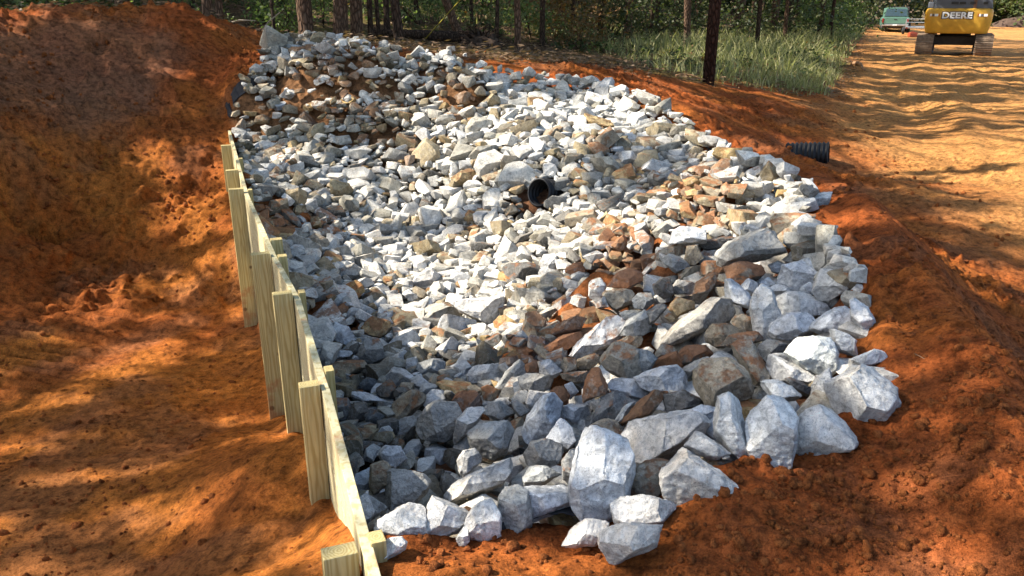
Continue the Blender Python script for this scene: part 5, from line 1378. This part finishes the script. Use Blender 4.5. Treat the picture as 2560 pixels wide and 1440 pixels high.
# ---- grass
def grass():
    gg = np.random.default_rng(11)
    poly = [tuple(hit_base(u, v)[:2]) for u, v in [(1735, 192), (1800, 208), (1960, 236), (2070, 246), (2100, 205), (2120, 150), (2150, 100), (2165, 82), (2160, 66), (2050, 66), (1850, 80), (1700, 100), (1500, 112), (1480, 132), (1620, 142)]]
    Q = np.array(poly); n = 120000; x = gg.uniform(Q[:, 0].min(), Q[:, 0].max(), n); y = gg.uniform(Q[:, 1].min(), Q[:, 1].max(), n)
    d = polydist(x, y, poly); ok = (d > 0) & (fbm(x * .8, y * .8, 3, 311) > gg.uniform(.25, .62, n)) & (gg.random(n) < np.clip(20 / y, .15, 1) * .8); x = x[ok]; y = y[ok]; d = d[ok]
    # sparse weeds and straw on the open forest ground too
    m = 26000; y2 = 15 + 36 * gg.random(m) ** 1.5; x2 = gg.uniform(-.3, .4, m) * y2; k = ((x2 > 3.2) | (y2 > 27)) & (polydist(x2, y2, FOREST) > .1) & (fbm(x2 * .6, y2 * .6, 3, 321) > gg.uniform(.42, .62, m)); x2 = x2[k]; y2 = y2[k]
    hh = np.concatenate([np.clip(.2 + .4 * d, .15, .8) * gg.uniform(.25, 1.05, len(x)), gg.uniform(.12, .4, len(x2))]); x = np.concatenate([x, x2]); y = np.concatenate([y, y2])
    z = height(x, y); n = len(x); a = gg.uniform(0, 6.28, n); le = gg.uniform(.1, .9, n) * hh; w = (.006 + .00045 * y) * gg.uniform(.6, 1.3, n); b = gg.uniform(0, 6.28, n)
    D = np.stack([np.cos(a), np.sin(a), 0 * a], 1); S = np.stack([np.cos(b), np.sin(b), 0 * b], 1) * w[:, None]; B = np.stack([x, y, z - .02], 1); U = np.array([0, 0, 1.0])
    p1 = B + U * (hh * .55)[:, None] + D * (le * .3)[:, None]; p2 = B + U * hh[:, None] * .97 + D * le[:, None]
    V = np.stack([B - S, B + S, p1 + S * .75, p1 - S * .75, p2 + S * .15, p2 - S * .15], 1).reshape(-1, 3)
    i = np.arange(n)[:, None] * 6; F = np.concatenate([i + [0, 1, 2, 3], i + [3, 2, 4, 5]])
    tag(link('tall_grass', mesh_np('tall_grass', V, F, False, [M_GRASS])), 'tall wispy grass between the woods and the dirt road', 'grass', kind='stuff')
    print('blades', n)
grass()

# ---- fallen log with its root ball, utility pole, guy wire
q0 = atX(930, 106, 22.5); q1 = atX(1165, 109, 22.0); q0 = (q0[0], q0[1], max(q0[2] - .1, gz(q0[0], q0[1]) - .05)); q1 = (q1[0], q1[1], max(q1[2] - .1, gz(q1[0], q1[1]) - .05))
b = MB(); P = [Vector(q0) + Vector((0, 0, .15)), Vector(q0).lerp(Vector(q1), .5) + Vector((0, 0, .22)), Vector(q1) + Vector((0, 0, .25))]
fl = b.tube(P, [.09, .12, .15], 12).build('fallen_log', M_BARK2, None, True); tag(fl, 'long dark fallen trunk lying across the woods edge', 'log')
rb = atX(1205, 139, 20.5); rb = (rb[0], rb[1], gz(rb[0], rb[1]) - .02); V, F = ICO[4]; dd = V
r = 1 + fbm3(V * 1.8, 4, 4) * .9 + fbm3(V * 6, 3, 6) * .5
V = V * r[:, None] * (.50, .40, .34) + (0, 0, .22)
o = link('root_ball', mesh_np('root_ball', V, F, False, [mat_simple('dark_root_soil', (.055, .038, .028), .95, 0, .1, .5, 9, .03)]), None, tuple(rb)); tag(o, 'dark root ball of the fallen tree, lying on bare ground', 'root ball')
b = MB(); gg = np.random.default_rng(3)
for k in range(60):
    a = gg.uniform(0, 6.28); e = gg.uniform(-.2, 1.2); d = Vector((math.cos(a) * math.cos(e), math.sin(a) * math.cos(e), math.sin(e))); s = d * .36 + Vector((0, 0, .2))
    b.tube([s, s + d * .22 + Vector((gg.uniform(-.08, .08), 0, -.02)), s + d * .36 + Vector((gg.uniform(-.2, .2), gg.uniform(-.1, .1), -.1))], [.02, .012, .004], 5)
b.build('roots', M_BARK2, o, True)
up = hit_base(1770, 206); pole = empty('utility_pole', tuple(up)); tag(pole, 'dark creosoted utility pole standing by the grass', 'pole')
MB().tube([(0, 0, -.6), (.03, 0, 3), (.14, 0, 9.5)], [.122, .115, .10], 20).build('shaft', mat_bark('creosote_wood', (.034, .022, .018)), pole, True)
MB().box(-1.1, 1.35, -.05, .05, 8.6, 8.72, .01).build('crossarm', M_BARK2, pole)
for dx in (-.9, .15, 1.15): MB().tube([(dx, 0, 8.72), (dx, 0, 8.78), (dx, 0, 8.84), (dx, 0, 8.9)], [.03, .05, .035, .05], 10).build('insulator', mat_simple('brown_glaze', (.12, .05, .03), .2), pole, True)
gw0 = Vector(hit_base(1050, 112)); gw1 = Vector(atX(1152, -2, 20.3)); gw1 = gw0 + (gw1 - gw0) * 3.0
gw = MB().tube([gw0, gw1], .014, 8).build('guy_wire', mat_simple('yellow_guard', (.50, .42, .06), .5), None, True); tag(gw, 'yellow guy wire slanting up in front of the leaning pine', 'wire')
# dead branches poking out behind the mound
for (a_, b_, X, lab) in [((640, 52), (560, 62), 16.0, 'bare pale branch lying behind the soil mound crest'), ((465, 10), (380, 62), 17.5, 'bare branch slanting down behind the mound'),
                         ((700, 30), (645, 92), 17.0, 'thin bare sapling slanting beside the bright bush'), ((1010, 40), (985, 75), 24, 'broken dead stick behind the thin trunks')]:
    s = Vector(atX(*a_, X)); e = Vector(atX(*b_, X + .3)); mid = s.lerp(e, .5) + Vector((0, 0, .05))
    tag(MB().tube([e, mid, s], [.022, .016, .008], 6).build('dead_branch', mat_simple('bleached_wood', (.30, .24, .17), .9), None, True), lab, 'branch', 'dead branches')

# ------------------------------------------------------------------ excavator
M_YEL = mat_simple('yellow_machine_paint', (.60, .33, .035), .5, 0, .4, .22, 2.2)
M_STEEL = mat_simple('muddy_track_steel', (.27, .19, .13), .75, .2, .3, .35, 9, .004)
M_DARK = mat_simple('dark_machine_frame', (.045, .036, .03), .7, 0, .3, .3, 8)
M_HOOD = mat_simple('dark_grey_hood', (.085, .095, .115), .45, 0, .5, .12, 5)
M_GLASS = mat_simple('cab_glass', (.03, .04, .05), .08, 0, .7, .05)
M_WHITE = mat_simple('white_decal', (.80, .80, .78), .5, 0, .4, .04)
M_BLACK = mat_simple('black_decal', (.02, .02, .02), .5, 0, .4, .04)
M_RED = mat_simple('red_reflector', (.45, .03, .02), .35, 0, .5, .04)
pex = hit_base(2379, 139); yaw = -math.atan2(pex[0], pex[1])
ex = tag(empty('excavator', (pex[0], pex[1], pex[2] - .02), yaw), 'yellow tracked excavator seen from behind on the dirt road', 'excavator')
# everything is built with the rear of the tracks at y = 0, travel direction +y
def track(cx):
    h = .86; r = h / 2; L = 4.2; w = .68; t = empty('track'); t.parent = ex; t.location = (cx, 0, 0)
    path = []; n = 13
    per = 2 * (L - 2 * r) + 2 * math.pi * r; N = 56; b = MB()
    for k in range(N):
        s = k / N * per
        if s < L - 2 * r: y, z, a = r + s, h, 0
        elif s < L - 2 * r + math.pi * r: q = (s - (L - 2 * r)) / r; y, z, a = L - r + r * math.sin(q), r + r * math.cos(q), -q
        elif s < 2 * (L - 2 * r) + math.pi * r: q = s - (L - 2 * r) - math.pi * r; y, z, a = L - r - q, 0, math.pi
        else: q = (s - 2 * (L - 2 * r) - math.pi * r) / r; y, z, a = r - r * math.sin(q), r - r * math.cos(q), math.pi - q
        M = Matrix.Translation((0, y, z)) @ Matrix.Rotation(a, 4, 'X')
        b.box(-w / 2, w / 2, -.078, .078, -.045, -.012, .004, M, 1)
        b.box(-w / 2, w / 2, -.062, -.044, -.012, .022, .004, M, 1); b.box(-w / 2, w / 2, .035, .053, -.012, .022, .004, M, 1)
    b.build('track_shoes', M_STEEL, t)
    b = MB(); b.box(-.15, .15, .45, L - .45, .2, .66, .04)
    for y in (r, L - r): b.tube([(-.12, y, r), (.12, y, r)], .31, 24)
    for y in np.linspace(.8, L - .8, 7): b.tube([(-.17, y, .17), (.17, y, .17)], .11, 14)
    b.build('track_frame', M_DARK, t)
track(-1.14); track(1.14)
b = MB(); b.box(-.85, .85, 1.1, 3.1, .42, .80, .05); b.tube([(0, 2.1, .78), (0, 2.1, .98)], .62, 32); b.box(-.98, -.8, 1.3, 2.9, .3, .6, .03); b.box(.8, .98, 1.3, 2.9, .3, .6, .03)
b.build('carbody', M_DARK, ex)
# counterweight: plan outline with rounded rear, bellied section
def counterweight():
    V = []; n = 40; m = 14; zz = np.linspace(0, 1, m)
    for j, s in enumerate(zz):
        z = .93 + s * 1.02
        inset = .10 * (1 - s) ** 2.2 + .07 * max(0, (s - .88) / .12) ** 2 + .02 * math.sin(s * 3.14) * -1
        W = 1.29 - inset * .9; back = .02 + inset * 1.1
        for i in range(n):
            q = i / (n - 1)
            t = (q - .5) * 2          # -1..1 round the rear
            ax = abs(t)
            if ax < .62: x = t / .62 * (W - .30); y = back + .06 * (x / W) ** 2
            elif ax < .82:
                a = (ax - .62) / .20 * math.pi / 2; x = math.copysign(W - .30 + .30 * math.sin(a), t); y = back + .06 + .30 * (1 - math.cos(a))
            else: x = math.copysign(W, t); y = back + .36 + (ax - .82) / .18 * .75
            V.append((x, y, z))
    F = [(j * n + i, j * n + i + 1, (j + 1) * n + i + 1, (j + 1) * n + i) for j in range(m - 1) for i in range(n - 1)]
    b = bmesh.new(); vs = [b.verts.new(v) for v in V]
    for f in F: b.faces.new([vs[k] for k in f])
    b.faces.new([vs[i] for i in range(n)]); b.faces.new([vs[(m - 1) * n + i] for i in range(n)][::-1]); b.faces.new([vs[j * n] for j in range(m)] + [vs[j * n + n - 1] for j in range(m)][::-1])
    bmesh.ops.recalc_face_normals(b, faces=b.faces); me = bpy.data.meshes.new('counterweight'); b.to_mesh(me); b.free(); me.materials.append(M_YEL)
    for p in me.polygons: p.use_smooth = len(p.vertices) == 4
    return link('counterweight', me, ex)
cw = counterweight()
def text_mesh(txt, size, ext, off, name, m, parent, loc, rot, sx=1.0):
    c = bpy.data.curves.new(name, 'FONT'); c.body = txt; c.size = size; c.extrude = ext; c.offset = off; c.align_x = 'CENTER'; c.align_y = 'CENTER'; c.space_character = 1.06
    o = bpy.data.objects.new('t', c); COL.objects.link(o); dg = bpy.context.evaluated_depsgraph_get(); me = bpy.data.meshes.new_from_object(o.evaluated_get(dg)); bpy.data.objects.remove(o)
    me.name = name; me.materials.clear(); me.materials.append(m); q = link(name, me, parent, loc); q.rotation_euler = rot; q.scale = (sx, 1, 1); return q
rt = (math.pi / 2, 0, 0)
text_mesh('DEERE', .34, .004, .040, 'lettering_outline', M_BLACK, cw, (-.06, .012, 1.66), rt, 1.14)
text_mesh('DEERE', .34, .009, .014, 'lettering', M_WHITE, cw, (-.06, .004, 1.66), rt, 1.14)
for sx in (-1, 1):
    rf = empty('reflector'); rf.parent = cw; rf.location = (sx * .93, .028, 1.68)
    for k, (dx, m) in enumerate([(-.13, M_WHITE), (-.04, M_HOOD), (.05, M_WHITE), (.115, M_WHITE)]):
        MB().box(dx - .035, dx + .035, -.008, .03, -.05, .05, .003).build('reflective_patch', m, rf)
    MB().box(sx * -.2 - .012, sx * -.2 + .012, -.008, .03, -.06, .06, .003).build('red_strip', M_RED, rf)
b = MB(); b.box(-1.22, 1.22, .9, 3.6, .98, 1.22, .03); b.build('deck', M_DARK, ex)
b = MB(); b.prism([(-.98, 1.94), (-.96, 2.26), (-.88, 2.34), (1.02, 2.40), (1.16, 2.34), (1.24, 1.94)], 'y', .22, 1.9, .03); hd = b.build('engine_hood', M_HOOD, ex)
b = MB()
for x0, x1 in ((-.35, -.08), (-.04, .2), (.35, .58), (.85, 1.02)):
    b.box(x0, x1, .19, .24, 2.12, 2.22, .01)
b.build('grille', M_BLACK, hd); MB().box(.50, .62, .19, .24, 1.95, 2.38, .01).build('stripe', mat_simple('brown_strut', (.16, .08, .05)), hd)
MB().box(-1.24, -.98, .25, 1.6, 1.94, 2.22, .06).build('side_cover', M_HOOD, ex)
MB().tube([(.75, 1.2, 2.3), (.75, 1.2, 2.75)], .06, 14).build('exhaust_pipe', M_DARK, ex, True)
b = MB(); b.box(.2, 1.24, 1.0, 3.4, 1.2, 1.95, .04); b.box(-1.24, -.2, .8, 3.3, 1.2, 1.6, .04); b.build('side_panels', M_YEL, ex)
cab = MB(); 
for x in (-1.2, -.3):
    for y in (1.75, 3.35): cab.box(x - .045, x + .045, y - .045, y + .045, 1.5, 3.0, .01)
cab.box(-1.26, -.24, 1.68, 3.42, 2.95, 3.08, .03); cab.box(-1.24, -.26, 1.7, 3.4, 1.4, 1.95, .03)
cb = cab.build('cab', M_DARK, ex)
for n_, bx in (('cab_window', (-1.15, -.35, 1.70, 1.72, 2.0, 2.92)), ('cab_window', (-1.15, -.35, 3.38, 3.40, 1.9, 2.92)), ('cab_window', (-1.235, -1.215, 1.8, 3.3, 1.98, 2.92)), ('cab_window', (-.285, -.265, 1.8, 3.3, 1.98, 2.92))):
    MB().box(*bx).build(n_, M_GLASS, cb)
MB().prism([(2.9, 1.35), (3.3, 1.35), (5.4, 3.9), (8.0, 3.3), (8.1, 3.55), (5.3, 4.4), (4.9, 4.2)], 'x', -.02, .38, .02).build('boom', M_YEL, ex)
ar = MB().prism([(7.7, 3.8), (8.2, 3.6), (8.3, 1.4), (8.1, 1.35)], 'x', .04, .32, .02).build('stick', M_YEL, ex)
MB().prism([(8.3, 1.5), (8.8, 1.2), (8.7, .5), (8.1, .25), (7.6, .5), (7.9, .75), (8.0, 1.3)], 'x', -.35, .7, .02).build('bucket', M_STEEL, ex)
MB().tube([(-.99, 1.2, 1.9), (-1.18, 1.0, 2.5), (-1.18, 1.0, 2.9)], .022, 10).build('handrail', M_STEEL, ex, True)

# ------------------------------------------------------------------ pickup and trailer
M_GRN = mat_simple('pale_green_paint', (.10, .20, .145), .35, 0, .5, .05, 3)
M_TYRE = mat_simple('tyre_rubber', (.025, .024, .023), .85)
M_CHROME = mat_simple('dull_chrome', (.55, .55, .54), .3, .7)
M_LENS = mat_simple('tail_lens', (.25, .02, .015), .25)
M_TGL = mat_simple('shell_glass', (.06, .11, .14), .1, 0, .8)
pt = hit_base(2234, 81); 
if pt[1] > 66: q = ray(2234, 81); pt = np.array([q[0] / q[1] * 60, 60, 0]); 
pt[2] = gz(pt[0], pt[1]); dpt = math.hypot(pt[0], pt[1])
tr = tag(empty('pickup_truck', tuple(pt), -math.atan2(pt[0], pt[1]) + .04), 'pale green pickup with a matching bed cap parked at the grass edge', 'pickup truck')
def wheel(parent, x, y, r=.36, w=.24):
    t = MB().tube([(-w / 2, 0, 0), (-w / 2 + .03, 0, 0), (w / 2 - .03, 0, 0), (w / 2, 0, 0)], [r - .05, r, r, r - .05], 28).build('tyre', M_TYRE)
    e = empty('wheel', (x, y, r)); e.parent = parent; t.parent = e
    MB().tube([(-w / 2 - .01, 0, 0), (w / 2 + .01, 0, 0)], r * .55, 20).build('rim', M_CHROME, e)
for x in (-.80, .80):
    for y in (1.15, 4.35): wheel(tr, x, y)
side = [(.12, .55), (.1, 1.0), (.14, 1.12), (2.25, 1.12), (4.0, 1.1), (4.1, 1.08), (5.35, 1.0), (5.45, .85), (5.45, .5), (4.85, .45), (4.75, .75), (4.35, .85), (3.95, .75), (3.85, .45), (1.65, .45), (1.55, .75), (1.15, .85), (.75, .75), (.65, .5)]
b = MB(); b.prism(side, 'x', -.98, .98, .03); b.build('body', M_GRN, tr)
b = MB(); b.prism([(2.3, 1.1), (2.45, 1.78), (3.5, 1.8), (4.15, 1.1)], 'x', -.84, .84, .05); cbn = b.build('cab', M_GRN, tr)
b = MB(); b.prism([(3.56, 1.74), (4.12, 1.14), (4.15, 1.16), (3.6, 1.77)], 'x', -.72, .72); b.build('windscreen', M_GLASS, cbn)
b = MB(); b.prism([(-.9, 1.1), (-.76, 1.76), (-.66, 1.84), (.66, 1.84), (.76, 1.76), (.9, 1.1)], 'y', .16, 2.28, .03); cap = b.build('bed_cap', M_GRN, tr)
b = MB(); b.prism([(-.80, 1.20), (-.70, 1.70), (-.64, 1.75), (.64, 1.75), (.70, 1.70), (.80, 1.20)], 'y', .135, .165, .008); b.build('rear_window', M_TGL, cap)
tg = MB().box(-.76, .76, .07, .13, .66, 1.1, .02).build('tailgate', M_GRN, tr); MB().box(-.1, .1, .05, .075, .93, .99, .005).build('handle', M_BLACK, tg)
for x in (-.88, .88): MB().box(x - .07, x + .07, .07, .14, .72, 1.04, .015).build('tail_light', M_LENS, tr)
MB().box(-.96, .96, -.04, .12, .48, .62, .02).build('bumper', M_CHROME, tr); MB().box(-.8, .8, .3, 5.0, .34, .5, .02).build('chassis', M_DARK, tr)
MB().box(-.16, .16, -.055, -.035, .5, .6, .003).build('number_plate', M_WHITE, tr)

q = atX(2300, 72, 62); zt = gz(q[0], 62)
ut = tag(empty('utility_trailer', (q[0], 62, zt), -.45), 'small rail sided trailer between the pickup and the excavator', 'trailer')
MB().box(-1.0, 1.0, 0, 3.2, .5, .6, .01).build('bed', M_CHROME, ut)
b = MB()
for z in (.85, 1.1):
    for x in (-1.0, 1.0): b.box(x - .03, x + .03, 0, 3.2, z, z + .05)
    b.box(-1.0, 1.0, 3.15, 3.2, z, z + .05)
for x in (-1.0, 1.0):
    for y in (.02, 1.05, 2.1, 3.15): b.box(x - .025, x + .025, y, y + .05, .55, 1.16)
b.build('rails', M_CHROME, ut); wheel(ut, -1.12, 1.6, .3, .18); wheel(ut, 1.12, 1.6, .3, .18)
for x in (-.9, .9): MB().box(x - .06, x + .06, -.03, .0, .48, .56).build('tail_light', M_LENS, ut)
gb = tag(MB().box(-.28, .28, -.2, .2, 0, .28, .05).box(-.22, .22, -.15, .15, .28, .32, .02).box(-.1, .1, -.03, .03, .32, .37, .01).build('fuel_tank', mat_simple('orange_red_plastic', (.40, .08, .03), .5), None), 'orange red fuel tank on the ground behind the trailer', 'tank')
q = atX(2283, 76, 60); gb.location = (q[0], 60, gz(q[0], 60))
ms = tag(empty('parked_machine', (q[0] + 1.6, 66, gz(q[0] + 1.6, 66)), -.4), 'dark low machine parked beyond the trailer', 'machine')
MB().prism([(0, .3), (0, 1.1), (.9, 1.25), (1.0, 1.9), (1.9, 1.9), (2.1, 1.1), (2.9, .95), (3.0, .3)], 'x', -.7, .7, .05).build('body', M_DARK, ms)
for x in (-.8, .8):
    for y in (.6, 2.4): wheel(ms, x, y, .4, .25)

# dark earth bank at the far right end of the road
qb = [ray(u, 50) for u in (2475, 2700)]
x0 = qb[0][0] / qb[0][1] * 92; bk = bmesh.new()
V, F = ICO[4]; V = V * (1 + .25 * fbm3(V * 3, 3, 9))[:, None] * (16, 3.0, 2.4)
o = link('soil_bank', mesh_np('soil_bank', V, F, True, [mat_simple('dark_bank_soil', (.09, .06, .045), .95, 0, .1, .3, 3, .03)]), None, (x0 + 15.0, 88, -.5)); o.rotation_euler = (0, 0, -.25)
tag(o, 'long dark soil bank closing the far end of the dirt road', 'bank')
